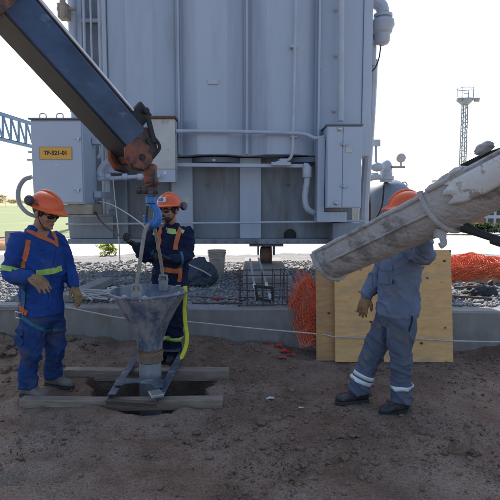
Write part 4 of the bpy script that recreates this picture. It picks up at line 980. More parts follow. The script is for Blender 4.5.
def crumple(name, c, rad, seed, m, label, cat, amp=.35, sub=5, flatbase=True):
    bm = bmesh.new(); bmesh.ops.create_icosphere(bm, subdivisions=sub, radius=1); vs_ = []
    for v in bm.verts:
        q = v.co; k_ = 1 + amp * noise.noise(q * 1.3 + V((seed, 0, 0))) + amp * .5 * abs(noise.noise(q * 3 + V((0, seed, 0)))) + amp * .18 * noise.noise(q * 8 + V((0, seed, 3)))
        z = q.z * rad[2] * k_; 
        if z < -.3 * rad[2]: z = -.3 * rad[2]
        vs_.append(V(c) + V((q.x * rad[0] * k_, q.y * rad[1] * k_, z)))
    fs = [tuple(v.index for v in f.verts) for f in bm.faces]; bm.free()
    return tag(obj(name, (vs_, fs), m, base=V(c) - V((0, 0, rad[2] * .3)), ang=60), label, cat)
p = W(199, 268, 7.2); p.z = float(gravel_z(p.x, 7.2)) + .13
crumple('tarp_bundle', p, (.23, .2, .27), 4, M['tarp'], 'dark blue tarpaulin bundle on the gravel beside the cream bucket', 'tarp bundle')
cable('cord', [W(184, 262, 6.95), W(192, 266, 6.88), W(203, 271, 6.86), W(211, 276, 6.9)], .009, M['rope'], 'thin pale cord tied round the dark tarpaulin bundle', 'cord')
p = W(478, 293, 6.6); p.z = float(gravel_z(p.x, 6.6)) + .06
crumple('black_bag', p, (.20, .14, .11), 9, M['rubber'], 'crumpled black bag on the gravel in front of the orange netting heap', 'bag', .5)
p = W(489, 288, 6.62); c = MB(); c.prism([(0, 0), (.12, .0), (.10, .2), (.04, .16)], Matrix.Translation(V((p.x - .06, p.y, p.z - .08))) @ Matrix.Rotation(R_(90), 4, 'X'), .06)
tag(obj('rubber_piece', c, M['rubber'], base=p, bevel=.015), 'upright scrap of black rubber beside the black bag', 'rubber scrap')
for (a, b, lb) in (((454, 288), (480, 286), 'dark steel bar on the gravel beside the plywood, farther one'), ((452, 301), (492, 304), 'long dark steel bar lying on the gravel beside the plywood edge')):
    p0, p1 = W(*a, 6.3), W(*b, 6.2); p0.z = max(p0.z, float(gravel_z(p0.x, p0.y)) + .04); p1.z = max(p1.z, float(gravel_z(p1.x, p1.y)) + .04); c = MB(); c.beam(p0, p1, .03, .03); tag(obj('steel_bar', c, M['rebar'], base=p0, bevel=.004), lb, 'steel bar')
# left slab and tangled rope on the gravel
c = MB(); a, b = W(66, 300, 5.85), W(108, 280, 6.9); a.z = .52; b.z = .58; c.beam(a, b, .2, .1); tag(obj('concrete_slab', c, M['concrete'], base=a, bevel=.015), 'long grey concrete slab lying on the gravel behind the left glove', 'concrete slab')
r_ = random.Random(4)
for lb, n_, sd_ in (('tangle of pale rope heaped on the gravel at the wall edge', 26, 1), ('loose pale rope coil trailing over the gravel behind the hopper', 18, 2)):
    P = []; r2 = random.Random(sd_ * 13); cc = W(88 if sd_ == 1 else 103, 297 if sd_ == 1 else 291, 5.85 if sd_ == 1 else 6.05)
    for i in range(n_): 
        p = cc + V((r2.uniform(-.30, .34), r2.uniform(-.12, .3), 0)); p.z = .50 + r2.uniform(.0, .10); P.append(p)
    c = MB(); c.tube(smooth_path(P, 8), .010, 7); tag(obj('rope_tangle', c, M['rope'], base=cc), lb, 'rope')
# rope along the wall
P = [W(66, 307, 5.35), W(90, 312, 5.33), W(130, 319, 5.3), W(190, 322, 5.28), W(250, 328, 5.22), W(318, 334, 5.10), W(340, 337, 5.03), W(400, 338, 5.02), W(456, 341, 5.02), W(520, 342, 5.0)]
cable('guide_rope', P, .0075, M['rope'], 'pale rope stretched along the wall and across the plywood', 'rope', 8)
# scraps
def scrap(px, py, s, m, label, cat, grp, seed):
    p = G(px, py); p.z = float(ground_z(p.x, p.y)) + .015
    r2 = random.Random(seed); vs_ = []; n_ = 7
    for j in range(n_):
        for i in range(n_):
            q = V(((i / (n_ - 1) - .5) * 2 * s, (j / (n_ - 1) - .5) * s, 0)); d = noise.noise_vector(q * (3 / s) * .5 + V((seed, 0, 0))) * s * .55
            d.z = abs(d.z) * 1.2; vs_.append(p + q + d)
    fs = [(j * n_ + i, j * n_ + i + 1, (j + 1) * n_ + i + 1, (j + 1) * n_ + i) for j in range(n_ - 1) for i in range(n_ - 1)]
    o = obj(cat.replace(' ', '_'), (vs_, fs), m, base=p, fix=False); sm = o.modifiers.new('t', 'SOLIDIFY'); sm.thickness = .004
    return tag(o, label, cat, grp)
for i, (px, py, s) in enumerate([(278, 355, .05), (285, 357, .06), (291, 359, .045), (282, 361, .04), (289, 354, .035)]): scrap(px, py, s, M['red'], 'crumpled scrap of red plastic in the cluster below the wall', 'red scrap', 'red plastic scraps below the wall', 20 + i)
scrap(267, 353, .038, M['red'], 'lone scrap of red plastic at the foot of the wall', 'red scrap', None, 41)
scrap(270, 396, .032, M['reflect_w'], 'pale scrap of litter on the bare soil, the larger one', 'litter scrap', None, 50)
scrap(301, 406, .018, M['reflect_w'], 'tiny pale scrap of litter near the black boot', 'litter scrap', None, 51)
# weeds
tc_ = MB(); r2 = random.Random(3)
for px, py, n_, sp in [(330, 452, 60, .09), (282, 458, 45, .08), (360, 446, 40, .08), (250, 470, 50, .1), (30, 456, 40, .08), (345, 405, 14, .05), (420, 372, 30, .06), (405, 368, 30, .06), (350, 362, 30, .07), (335, 460, 50, .09), (272, 470, 45, .09), (20, 462, 30, .07), (300, 480, 50, .15), (440, 370, 25, .08), (310, 440, 25, .1), (240, 455, 25, .1)]:
    p = G(px, py)
    for i in range(n_ // 5):
        q = p + V((r2.gauss(0, sp * 1.3), r2.gauss(0, sp), 0)); q.z = float(ground_z(q.x, q.y)) - .003
        for k_ in range(3):
            a = r2.uniform(0, 6.28); h = r2.uniform(.008, .026); l = V((math.cos(a), math.sin(a), 0)) * h * r2.uniform(.4, 1.2); w_ = V((-math.sin(a), math.cos(a), 0)) * .0028
            tc_.add([q - w_, q + w_, q + l * .5 + V((0, 0, h * .7)) + w_ * .8, q + l + V((0, 0, h)), q + l * .5 + V((0, 0, h * .7)) - w_ * .8], [(0, 1, 2, 3, 4)])
kind(tag(obj('sparse_grass', tc_, M['leaf'], smooth=False, fix=False), 'sparse low green grass shoots coming up through the bare soil', 'grass'), 'stuff')

# ================================================================== PEOPLE
def ring(c, rx, ry, r, f, n=28, pw=1.0):
    return [V(c) + r * (rx * math.copysign(abs(math.cos(t)) ** pw, math.cos(t))) + f * (ry * math.copysign(abs(math.sin(t)) ** pw, math.sin(t))) for t in np.linspace(0, 2 * math.pi, n + 1)[:-1]]
def limb(mb, pts, radii, k=5):
    P = smooth_path(pts, k); n_ = len(P); rs = [float(np.interp(i / k, range(len(radii)), radii)) for i in range(n_)]
    mb.tube(P, rs, 18)
    mb.ell(P[0], (rs[0],) * 3); mb.ell(P[-1], (rs[-1],) * 3)
def folds(vs_, ns, amp, seed, centers):
    """loose cloth: broad swells and sharp branching creases, stronger near the joints"""
    out = []
    for v, n_ in zip(vs_, ns):
        w_ = .5
        for c, r in centers: w_ += .9 * math.exp(-((v - c).length / r) ** 2)
        wv = noise.noise_vector(v * 3.2 + V((seed, 1, 0))) * .09; p = v + wv
        q = V((p.x * 5.5 + p.z * 2.5, p.y * 5.5 - p.z * 2, p.z * 7.5 + p.x * 4)) + V((seed, 0, 0))
        q2 = V((p.x * 13 - p.z * 5, p.y * 13, p.z * 15 + p.x * 6)) + V((0, seed, 0))
        a_ = max(0, 1 - abs(noise.noise(q)) * 3.2) ** 1.6; b_ = max(0, 1 - abs(noise.noise(q2)) * 3.0) ** 1.5
        out.append(v + n_ * (amp * min(w_, 1.5) * (a_ * 1.15 + b_ * .45 - .45) + amp * .5 * noise.noise(v * 4)))
    return out
def frame_of(f, pitch=0, roll=0):
    f = V((f[0], f[1], 0)).normalized(); r = f.cross(V((0, 0, 1)))
    R = Matrix((r, f, V((0, 0, 1)))).transposed()
    return R @ Matrix.Rotation(pitch, 3, 'X') @ Matrix.Rotation(roll, 3, 'Y')
def hand(mb, w, d, n_, ts, curl, s=1.0, spread=.06):
    """palm plus four fingers and a thumb; d along the hand, n_ palm normal (fingers curl to it), ts side of the thumb"""
    d = V(d).normalized(); n_ = V(n_); n_ = (n_ - d * n_.dot(d)).normalized(); b = d.cross(n_) * ts
    R = Matrix((b, d, n_)).transposed()
    mb.loft([[V(w) + d * (t * s) + b * (wd * s * math.cos(q)) + n_ * (th * s * math.sin(q)) for q in np.linspace(0, 6.2832, 17)[:-1]] for t, wd, th in ((-.03, .032, .026), (.0, .033, .025), (.03, .042, .024), (.07, .047, .021), (.10, .046, .018), (.108, .040, .013))])
    for k_, (o_, l, bs) in enumerate(((.034, .074, .098), (.0115, .084, .104), (-.0115, .078, .102), (-.033, .060, .094))):
        p = V(w) + d * (bs * s) + b * (o_ * s); ang_ = curl * .35 + .04 * k_; P = [p - d * .03]; 
        dd = (d + b * (spread * (1.5 - k_)))
        dd.normalize()
        for q in (.45, .32, .25):
            P.append(p.copy()); e = dd * math.cos(ang_) + n_ * math.sin(ang_); p = p + e * (l * q * s); ang_ += curl * .75
        P.append(p); mb.tube(smooth_path(P, 3), [.0118 * s] * 4 + [.0112 * s] * 5 + [.0095 * s] * 4, 10); mb.ell(p, (.0095 * s,) * 3, None, 10)
    p = V(w) + d * (.03 * s) + b * (.035 * s); e = (d * .75 + b * .65 + n_ * .25).normalized(); e2 = (d * .9 + b * .2 + n_ * (.35 + .3 * curl)).normalized()
    P = [p - e * .02, p, p + e * (.035 * s), p + e * (.035 * s) + e2 * (.032 * s), p + e * (.035 * s) + e2 * (.055 * s)]
    mb.tube(P, [.017 * s, .017 * s, .0145 * s, .0125 * s, .0095 * s], 10); mb.ell(P[-1], (.0095 * s,) * 3, None, 10)
def boot(p_ank, toe, m, parent, zg):
    toe = V((toe[0], toe[1], 0)).normalized(); r = toe.cross(V((0, 0, 1))); c = MB(); a = V((p_ank.x, p_ank.y, zg))
    R = []
    for t, hw, h in ((-.078, .022, .065), (-.07, .034, .09), (-.03, .040, .125), (.02, .041, .115), (.07, .044, .085), (.12, .049, .068), (.165, .046, .060), (.195, .034, .050), (.21, .016, .035)):
        R.append([a + toe * t + r * (hw * math.copysign(abs(math.cos(q)) ** .8, math.cos(q))) + V((0, 0, .018 + h / 2 + h / 2 * math.copysign(abs(math.sin(q)) ** .8, math.sin(q)))) for q in np.linspace(0, 6.2832, 21)[:-1]])
    c.loft(R); c.tube([a + V((0, 0, .06)) - toe * .012, a + V((0, 0, .13)) - toe * .015, a + V((0, 0, .20)) - toe * .018], [.052, .051, .055], 18)
    vs_, ns, fs = remeshed(c, .006, 5); vs_ = folds(vs_, ns, .0025, 3, [(a + V((0, 0, .1)) + toe * .05, .08)]); o = obj('boot', (vs_, fs), m, parent, ang=180, fix=False)
    s = MB(); poly = [(-.082, -.022), (-.07, -.036), (-.02, -.042), (.05, -.046), (.12, -.053), (.175, -.048), (.21, -.028), (.22, 0), (.21, .028), (.175, .048), (.12, .053), (.05, .046), (-.02, .042), (-.07, .036), (-.082, .022)]
    Mx = Matrix(((toe.x, r.x, 0, a.x), (toe.y, r.y, 0, a.y), (0, 0, 1, zg + .012), (0, 0, 0, 1))); s.prism(poly, Mx, .024); obj('sole', s, M['sole'], o, bevel=.004)
    lc = MB()
    for i in range(4):
        q = a + toe * (.06 - .022 * i) + V((0, 0, .10 + .02 * i)); lc.tube(smooth_path([q - r * .026 - V((0, 0, .008)), q + V((0, 0, .006)) + toe * .004, q + r * .026 - V((0, 0, .008))], 3), .003, 6)
    obj('laces', lc, M['black'], o)

def person(label, J, face, head_yaw, head_pitch, mats, opt):
    g = (J['anR'] + J['anL']) / 2; zR, zL = [float(ground_z(J[k_].x, J[k_].y)) for k_ in ('anR', 'anL')]
    t = thing('person', label, 'person', (g.x, g.y, min(zR, zL)))
    hs = opt.get('hs', 1.06)
    HM = frame_of(head_yaw, head_pitch, opt.get('roll', 0)); hc = J['head']
    def H(x, y, z): return hc + HM @ (V((x, y, z)) * hs)
    hip = (J['hipR'] + J['hipL']) / 2; shl = (J['shR'] + J['shL']) / 2
    rh = (J['hipR'] - J['hipL']); rh.z = 0; rh.normalize(); rs = (J['shR'] - J['shL']); rs.z *= .5; rs.normalize()
    # body (one continuous mesh: head, neck, trunk, limbs)
    b = MB()
    E = lambda c, r, n_=18: b.ell(H(*c), [q * hs for q in r], HM, n_)
    E((0, -.012, .032), (.076, .096, .085)); E((0, .025, -.03), (.064, .066, .088)); E((0, .04, -.088), (.046, .046, .034)); E((0, .074, .008), (.05, .020, .014))
    E((0, .094, -.034), (.016, .020, .014)); E((0, .088, -.016), (.011, .015, .026)); E((0, .084, -.066), (.025, .012, .007)); E((0, .083, -.078), (.022, .012, .007)); E((0, .082, -.103), (.020, .016, .014))
    for s in (-1, 1): E((s * .077, -.012, -.02), (.011, .020, .033)); E((s * .036, .066, -.035), (.024, .016, .02))
    b.tube([H(0, -.02, -.04), H(0, -.022, -.11), J['neck'] + V((0, 0, -.03))], [.055, .056, .062], 18)
    limb(b, [J['neck'] + V((0, 0, -.05)), (shl + hip) / 2, hip], [.10, .105, .11])
    for s in 'RL':
        limb(b, [J['sh' + s], J['el' + s], J['wr' + s]], [.05, .042, .030]); b.tube([shl, J['sh' + s]], .05, 12)
        sh_ = J['an' + s].copy(); sh_.z = dict(R=zR, L=zL)[s] + opt.get('hem', .175)
        limb(b, [J['hip' + s], J['kn' + s], J['kn' + s].lerp(sh_, .55), sh_, sh_ + V((0, 0, -.1))], [.07, .046, .044, .032, .03]); b.tube([hip, J['hip' + s]], .08, 12)
    vs_, ns, fs = remeshed(b, .0055, 3); obj('body', (vs_, fs), M['skin'], t, ang=180, fix=False)
    # hair below the hat
    hb_ = MB(); hb_.ell(H(0, -.022, .018), (.082 * hs, .094 * hs, .082 * hs), HM, 20)
    for s in (-1, 1): hb_.ell(H(s * .072, .022, -.005), (.010 * hs, .014 * hs, .028 * hs), HM, 12)
    vs_, ns, fs = remeshed(hb_, .007, 3); vs_ = folds(vs_, ns, .002, 9, []); obj('hair', (vs_, fs), M['hair'], t, ang=180, fix=False)
    if opt.get('beard'):
        bb = MB(); bb.ell(H(0, .045, -.085), (.052 * hs, .053 * hs, .038 * hs), HM, 18); bb.ell(H(0, .088, -.056), (.026 * hs, .013 * hs, .006 * hs), HM, 12)
        vs_, ns, fs = remeshed(bb, .005, 2); vs_ = folds(vs_, ns, .002, 2, []); obj('beard', (vs_, fs), M['hair'], t, ang=180, fix=False)
    # jacket
    jk = MB(); up_ = (J['neck'] - hip).normalized(); fh = V((0, 0, 1)).cross(rh); fs_ = V((0, 0, 1)).cross(rs)
    R = []
    for q, rx, ry, off in opt.get('torso', ((-.03, .188, .140, 0), (.06, .186, .142, 0), (.16, .178, .136, .0), (.30, .176, .132, .01), (.45, .186, .137, .015), (.60, .198, .138, .015), (.74, .204, .128, .01), (.86, .186, .108, .0), (.95, .13, .088, 0), (1.02, .078, .075, .0), (1.06, .072, .072, .004))):
        c = hip.lerp(J['neck'], q); r = rh.lerp(rs, min(1, max(0, q))).normalized(); f = V((0, 0, 1)).cross(r)
        k_ = opt.get('bulk', 1.0); R.append(ring(c + f * off, rx * k_, ry * k_, r, f, 30, .88))
    jk.loft(R)
    sl = opt.get('sleeve', (.082, .064, .050))
    for s in 'RL':
        jk.tube([shl + V((0, 0, -.03)), J['sh' + s] + V((0, 0, -.01))], [.085, .08], 16)
        we = J['el' + s].lerp(J['wr' + s], .93); limb(jk, [J['sh' + s], J['sh' + s].lerp(J['el' + s], .5), J['el' + s], we], [sl[0], sl[0] * .95, sl[1], sl[2]])
    # collar
    jk.tube([J['neck'] + V((0, 0, -.04)), J['neck'] + V((0, 0, .025))], [.078, .071], 18)
    vs_, ns, fs = remeshed(jk, .0075, 4); vs_ = folds(vs_, ns, opt.get('fold', .0135), opt['seed'], [(J['elR'], .13), (J['elL'], .13), (hip.lerp(J['neck'], .25), .2), (J['shR'], .12), (J['shL'], .12)])
    jo = obj('jacket', (vs_, fs), mats['jacket'], t, ang=180, fix=False); jb = BVHTree.FromPolygons(vs_, fs)
    # trousers
    tb = MB(); k_ = opt.get('bulk', 1.0)
    tb.loft([ring(hip + V((0, 0, z)), rx * k_, ry * k_, rh, fh, 26) for z, rx, ry in ((.14, .165, .118), (.06, .172, .128), (-.02, .176, .133), (-.09, .165, .125), (-.12, .12, .09))])
    lr = opt.get('leg', (.108, .104, .084, .078, .080))
    for s in 'RL':
        a = J['an' + s].copy(); a.z = dict(R=zR, L=zL)[s] + opt.get('hem', .175); limb(tb, [J['hip' + s] + V((0, 0, -.03)), J['hip' + s].lerp(J['kn' + s], .5), J['kn' + s], J['kn' + s].lerp(a, .55), a], lr); tb.tube([a + V((0, 0, .02)), a + V((0, 0, -.085))], [lr[4], lr[4] * 1.03], 18)
    vs_, ns, fs = remeshed(tb, .0075, 4); vs_ = folds(vs_, ns, opt.get('fold', .0135) * 1.15, opt['seed'] + 5, [(J['knR'], .16), (J['knL'], .16), (J['anR'], .17), (J['anL'], .17), (hip + V((0, 0, -.1)), .13)])
    to = obj('trousers', (vs_, fs), mats['trousers'], t, ang=180, fix=False); tbv = BVHTree.FromPolygons(vs_, fs)
    # boots
    boot(J['anR'], opt['toeR'], mats['boot'], t, zR); boot(J['anL'], opt['toeL'], mats['boot'], t, zL)
    # gloves
    for s in 'RL':
        d, n_, ts, cu_ = opt['hand' + s]; c = MB(); hand(c, J['wr' + s], d, n_, ts, cu_, opt.get('hands', 1.04)); e = (J['el' + s] - J['wr' + s]).normalized()
        c.tube([J['wr' + s] + e * .07, J['wr' + s] + e * .02, J['wr' + s] - e * .01], [.047, .040, .034], 16)
        vs_, ns, fs = remeshed(c, .0034, 3); vs_ = folds(vs_, ns, .0018, 7, []); obj('glove', (vs_, fs), mats['glove' + s], t, ang=180, fix=False)
    # hard hat
    hh = MB(); n_ = 40
    def hat_ring(r, z, ex=0, y0=0): return [H((.112 * r + ex) * math.cos(q), (.135 * r + ex + (0 if ex == 0 else .040 * max(0, math.sin(q)) ** 2.2)) * math.sin(q) - .008 + y0, z) for q in np.linspace(0, 6.2832, n_ + 1)[:-1]]
    zb_ = .048
    R = [hat_ring(.95, zb_ - .012), hat_ring(1.0, zb_ - .016, .020), hat_ring(1.0, zb_ - .010, .022), hat_ring(1.0, zb_ + .002, .004)]
    for ph in np.linspace(.1, 1.5, 10): R.append(hat_ring(math.cos(ph) ** .85, zb_ + .108 * math.sin(ph)))
    hh.loft(R); hat = obj('hard_hat', hh, M['hat'], t, ang=50, label=opt.get('hatlabel'))
    rd = MB(); P = [H(0, .132 * math.cos(ph) - .008, zb_ + .004 + .109 * math.sin(ph)) for ph in np.linspace(.25, 2.9, 18)]; rd.tube(P, [.006] + [.011] * 16 + [.006], 8); obj('ridge', rd, M['hat'], hat)
    for s in opt.get('muffs', (-1, 1)):
        mz, my = opt.get('muffpos', (.062, -.04)); mf = MB(); q = H(s * .138, my, mz); Mx = HM @ Matrix.Rotation(R_(90), 3, 'Y')
        mf.lathe([(.012, -.022), (.036, -.02), (.042, -.008), (.042, .008), (.034, .02), (.012, .023)], q, Mx, 20)
        mf.tube(smooth_path([q, H(s * .13, my + .04, mz - .004), H(s * .118, my + .07, mz - .012)], 4), .008, 8); obj('ear_muff', mf, M['muff'], hat)
    st = MB(); st.tube(smooth_path([H(.082, .0, .03), H(.078, .02, -.05), H(.03, .055, -.122), H(-.03, .055, -.122), H(-.078, .02, -.05), H(-.082, .0, .03)], 5), .004, 6); obj('chin_strap', st, M['black'], hat)
    # safety glasses
    sgm = MB(); zc = -.004
    for s in (-1, 1): sgm.ell(H(s * .034, .088, zc), (.034 * hs, .011 * hs, .022 * hs), HM @ Matrix.Rotation(-s * .35, 3, 'Z'), 18); sgm.tube([H(s * .062, .070, zc + .006), H(s * .079, .0, zc + .006)], .0045, 6)
    sgm.tube([H(-.015, .096, zc + .004), H(.015, .096, zc + .004)], .005, 6); obj('safety_glasses', sgm, M['lens'], t)
    return dict(t=t, jb=jb, tb=tbv, jo=jo, to=to, H=H, HM=HM, hat=hat, hs=hs)

def cast(bv, px, py):
    d = ray(px, py).normalized(); h = bv.ray_cast(EYE, d); return h[0], h[1]
def strap(P, pts, w, m, name, which='jb', parent=None, off=.004, world=False, th=.004, label=None):
    """a webbing ribbon laid on the garment through the given points of its near surface"""
    hits = []
    for q in pts:
        if len(q) == 3: l = P[which].find_nearest(V(q)); hits.append((l[0], l[1]))
        else:
            l = cast(P[which], *q)
            if l[0] is not None: hits.append(l)
    if len(hits) < 2: return
    path = smooth_path([h[0] for h in hits], 7); res = []
    for p in path:
        l = P[which].find_nearest(p); n_ = l[1]; res.append((l[0] + n_ * off, n_))
    # relax so that the webbing bridges creases
    pos = [r[0] for r in res]
    for it in range(3): pos = [pos[0]] + [(pos[i - 1] + pos[i] * 2 + pos[i + 1]) / 4 for i in range(1, len(pos) - 1)] + [pos[-1]]
    c = MB(); rings = []
    for i, p in enumerate(pos):
        d = (pos[min(i + 1, len(pos) - 1)] - pos[max(i - 1, 0)]).normalized(); n_ = res[i][1]; s_ = d.cross(n_).normalized(); n_ = s_.cross(d).normalized()
        l = P[which].find_nearest(p); pen = (p - l[0]).dot(l[1]); p = p + n_ * max(0, off - pen) * .8
        rings.append([p - s_ * w / 2, p - s_ * w / 2 + n_ * th, p + n_ * (th * 1.3), p + s_ * w / 2 + n_ * th, p + s_ * w / 2])
    c.loft(rings); return obj(name, c, m, parent or P['t'], ang=60, label=label)
def band(P, a, b, t0, w, m, which='tb', R0=.22, a0=0, a1=2 * math.pi, name='reflective_band', tilt=None):
    """tape round a limb or the trunk at t0 of the axis a-b"""
    ax_ = (b - a).normalized(); s_, u_ = basis(ax_, V((0, 1, .01))); rows = []; n_ = 48; full = abs(a1 - a0 - 2 * math.pi) < .01
    for e in (-1, 0, 1):
        row = []
        for k_ in range(n_ + (0 if full else 1)):
            q = a0 + (a1 - a0) * k_ / n_; dv_ = s_ * math.cos(q) + u_ * math.sin(q); c_ = a.lerp(b, t0) + ax_ * (e * w / 2)
            h = P[which].ray_cast(c_ + dv_ * R0, -dv_)
            row.append((h[0] if h[0] is not None else c_ + dv_ * .08) + dv_ * .002)
        rows.append(row)
    c = MB(); m_ = len(rows[0]); vs_ = [p for r in rows for p in r]
    fs = [(j * m_ + k_, j * m_ + (k_ + 1) % m_, (j + 1) * m_ + (k_ + 1) % m_, (j + 1) * m_ + k_) for j in range(2) for k_ in range(m_ if full else m_ - 1)]
    c.add(vs_, fs); o = obj(name, c, m, P['t'], ang=180); sm = o.modifiers.new('t', 'SOLIDIFY'); sm.thickness = .004; sm.offset = 1
    return o
def px_off(v): return v

# ---- left worker: royal blue, harness, looking down to his left
Jl = dict(head=W(46, 212, 4.12), neck=W(38, 230, 4.17), shR=W(19, 241, 4.02), shL=W(57, 240, 4.32), elR=W(9.5, 275, 3.93), wrR=W(31, 277, 3.74), elL=W(67, 270, 4.36), wrL=W(74, 286, 4.22),
          hipR=W(33, 311, 4.08), hipL=W(51, 311, 4.24), knR=W(31, 351, 4.0), knL=W(55, 349, 4.24), anR=W(28, 389, 4.03), anL=W(53, 381, 4.29))
PL = person('man in royal blue overalls with orange harness standing by the near timber', Jl, (.75, -.66), (.93, -.36), R_(-20),
            dict(jacket=M['royal'], trousers=M['royal_t'], boot=M['boot_br'], gloveR=M['leather'], gloveL=M['leather']),
            dict(seed=11, toeR=(.92, -.40), toeL=(.95, -.30), handR=(V((.75, -.35, -.40)), V((-.25, .55, -.8)), 1, .45), handL=(V((.45, -.35, -.8)), V((-.7, .2, -.5)), -1, .5), bulk=1.03, leg=(.112, .104, .084, .078, .077), sleeve=(.078, .062, .050), muffpos=(.075, -.055), hatlabel='orange hard hat with raised dark ear muffs', hs=1.08))
strap(PL, [(22, 232), (28, 240), (27, 250), (25, 258), (22, 268)], .042, M['harness'], 'harness_strap')
strap(PL, [(18, 226), (27, 231), (38, 236), (48, 240), (57, 246)], .036, M['harness'], 'harness_strap')
strap(PL, [(52, 232), (55, 238), (57, 246)], .036, M['harness'], 'harness_strap')
strap(PL, [(36, 273), (44, 272), (52, 271), (61, 268)], .05, M['reflect'], 'reflective_band')
band(PL, Jl['elR'], Jl['shR'], .15, .045, M['reflect'], 'jb', .12)
strap(PL, [tuple(W(a, b, 3.9)) for a, b in ((11, 303), (14, 308), (17, 312), (21, 316))], .048, M['harness'], 'harness_strap', 'jb')
strap(PL, [(22, 317), (30, 323), (38, 328), (46, 331), (58, 330), (66, 326)], .03, M['teal'], 'leg_strap', 'tb')
strap(PL, [tuple(W(a, b, 3.9)) for a, b in ((17, 290), (14, 298), (12, 305))], .04, M['teal'], 'leg_strap', 'jb')
strap(PL, [(66, 318), (68, 324), (68, 330)], .03, M['teal'], 'leg_strap', 'tb')
l = cast(PL['tb'], 20, 315)
if l[0] is None: l = cast(PL['jb'], 20, 311)
if l[0] is not None:
    c = MB(); q = l[0] + V((0, -.02, 0)); c.tube([q + V((a, 0, b)) for a, b in ((-.03, -.02), (.03, -.025), (.035, .02), (-.025, .03))], .006, 8, closed=True); obj('buckle', c, M['metal'], PL['t'])

strap(PL, [(57, 252), (55, 262), (52, 280), (50, 296), (48, 308)], .03, M['royal'], 'button_placket', off=.001)
strap(PL, [(30, 245), (37, 247), (43, 248)], .05, M['royal'], 'pocket_flap', off=.002)
strap(PL, [(20, 330), (19, 337), (19, 346)], .09, M['royal_t'], 'cargo_pocket', 'tb', off=.002)
# ---- middle worker: navy, harness, beard, hand on the sling
Y2 = 4.98
Jm = dict(head=W(169, 209.5, Y2 - .06), neck=W(171.5, 227, Y2), shR=W(155, 234, Y2 - .02), shL=W(186, 234, Y2 + .04), elR=W(146, 257, Y2 - .06), wrR=W(137, 246, Y2 - .24), elL=W(186, 257, Y2 - .08), wrL=W(170.5, 259, Y2 - .26),
          hipR=W(162, 286, Y2), hipL=W(178, 286, Y2 + .02), knR=W(160, 322, Y2 - .04), knL=W(175.5, 324, Y2 - .02), anR=W(161, 358, Y2), anL=W(174, 357, Y2 + .03))
PM = person('bearded man in dark navy overalls with orange harness holding the sling', Jm, (-.25, -.97), (-.48, -.87), R_(-3),
            dict(jacket=M['navy'], trousers=M['navy'], boot=M['boot_bk'], gloveR=M['blk_glove'], gloveL=M['blk_glove']),
            dict(seed=23, beard=True, toeR=(-.4, -.9), toeL=(-.1, -1), handR=(V((-.55, -.2, .35)), V((.2, .35, .75)), 1, 1.0), handL=(V((-.9, -.35, -.05)), V((.1, .3, .9)), -1, 1.1), bulk=1.0, muffs=(-1, 1), muffpos=(.03, -.05), hatlabel='orange hard hat with a white and blue sticker', hs=1.04))
strap(PM, [(180, 228), (178, 236), (176, 243), (175.5, 250)], .045, M['harness'], 'harness_strap')
strap(PM, [(161, 228), (159.5, 240), (158, 250)], .04, M['harness'], 'harness_strap')
strap(PM, [(148.5, 264), (153, 267), (160, 269), (168, 270), (176, 271), (181, 269)], .05, M['harness'], 'harness_belt')
strap(PM, [(150, 266), (149.5, 272), (149, 280)], .04, M['harness'], 'harness_strap')
strap(PM, [(180, 266), (180, 274), (179, 282)], .04, M['harness'], 'harness_strap')
strap(PM, [(154, 250), (151, 258), (149, 266)], .03, M['teal'], 'leg_strap')
strap(PM, [(181, 252), (182, 260), (181, 268)], .03, M['teal'], 'leg_strap')
strap(PM, [(168, 230.5), (172.5, 232), (176, 231.5)], .05, M['reflect'], 'reflective_patch')
strap(PM, [(181, 231), (183.5, 232.5)], .05, M['reflect'], 'reflective_patch')
strap(PM, [(153, 233), (156, 234)], .035, M['reflect'], 'reflective_patch')
for s in 'RL': band(PM, Jm['kn' + s], Jm['an' + s], .40, .05, M['reflect'], 'tb', .13)
hb2 = MB(); Hm = PM['H']
def hatpt(az, ph, o_=.004): return Hm((.112 * math.cos(ph) ** .85 + o_) * math.sin(az), (.135 * math.cos(ph) ** .85 + o_) * math.cos(az) - .008, .048 + (.108 + o_) * math.sin(ph))
for (az0, az1, p0, p1, mi) in ((-.5, .45, .25, .72, 0), (-.25, .3, .33, .62, 1)):
    o_ = .005 + .002 * mi; vs_ = [hatpt(az0 + (az1 - az0) * i / 6, p0 + (p1 - p0) * j / 4, o_) for j in range(5) for i in range(7)]
    hb2.add(vs_, [(j * 7 + i, j * 7 + i + 1, (j + 1) * 7 + i + 1, (j + 1) * 7 + i) for j in range(4) for i in range(6)], mi)
M['sticker_w'] = mat('white_sticker', (.65, .67, .70), (.6, .62, .65), 8, .4, bump=0); M['sticker_b'] = mat('blue_sticker', (.05, .16, .45), (.04, .12, .36), 40, .4, bump=0, c3=(.6, .63, .67), s3=30)
obj('sticker', hb2, [M['sticker_w'], M['sticker_b']], PM['hat'])

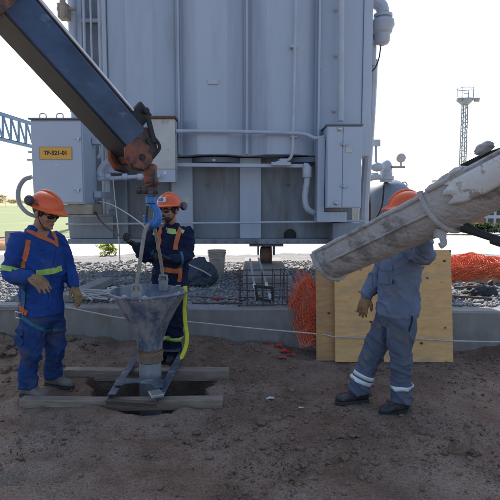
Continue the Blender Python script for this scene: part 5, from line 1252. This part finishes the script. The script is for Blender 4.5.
# ---- right worker: grey-blue, mid stride facing left, arm up on the chute
Y3 = 3.98
Jr = dict(head=W(405, 212, Y3 - .02), neck=W(407, 234, Y3), shR=W(396, 246, Y3 + .18), shL=W(411, 246, Y3 - .18), elR=W(378, 277, Y3 + .20), wrR=W(366, 296, Y3 + .14), elL=W(424, 254, Y3 - .34), wrL=W(421, 226, Y3 - .50),
          hipR=W(391, 312, Y3 + .09), hipL=W(403, 312, Y3 - .09), knR=W(374, 352, Y3 + .09), knL=W(400, 355, Y3 - .10), anR=W(359.5, 392, Y3 + .08), anL=W(401, 404, Y3 - .09))
Jr['anR'].z = .10; Jr['anL'].z = .10
PR = person('man in faded grey-blue workwear walking behind the chute with one arm raised', Jr, (-.95, -.2), (-.97, -.25), R_(-6),
            dict(jacket=M['greyblue'], trousers=M['greyblue_t'], boot=M['boot_bk'], gloveR=M['leather'], gloveL=M['grey_glove']),
            dict(seed=37, toeR=(-.98, -.18), toeL=(-.80, -.35), handR=(V((-.30, -.2, -.95)), V((.4, .85, 0)), 1, .55), handL=(V((-.1, -.45, .9)), V((-.3, -.7, -.2)), -1, .7), bulk=1.08, leg=(.116, .110, .09, .084, .086), muffs=(-1, 1), muffpos=(.045, -.05), hatlabel='orange hard hat with a dark ear muff', hs=1.08,
                 sleeve=(.095, .074, .058), hem=.17))
for s, t0 in (('R', .72), ('R', .88), ('L', .83)): band(PR, Jr['kn' + s], Jr['an' + s] + V((0, 0, .03)), t0, .034, M['reflect_w'], 'tb', .16)
dm = MB(); Hr = PR['H']; dm.ell(Hr(0, .055, -.065), (.062, .062, .052), PR['HM'], 20); obj('dust_mask', dm, M['rubber'], PR['t'])

strap(PR, [(372, 266), (371, 276), (371, 290), (372, 306)], .03, M['greyblue'], 'button_placket', off=.001)
strap(PR, [(379, 268), (386, 268), (393, 268)], .045, M['greyblue'], 'pocket_flap', off=.002)
strap(PR, [(379, 277), (386, 278), (393, 278)], .10, M['greyblue'], 'chest_pocket', off=.001)
strap(PR, [(412, 316), (411, 324), (409, 332)], .012, M['navy'], 'trouser_pocket', 'tb', off=.001)
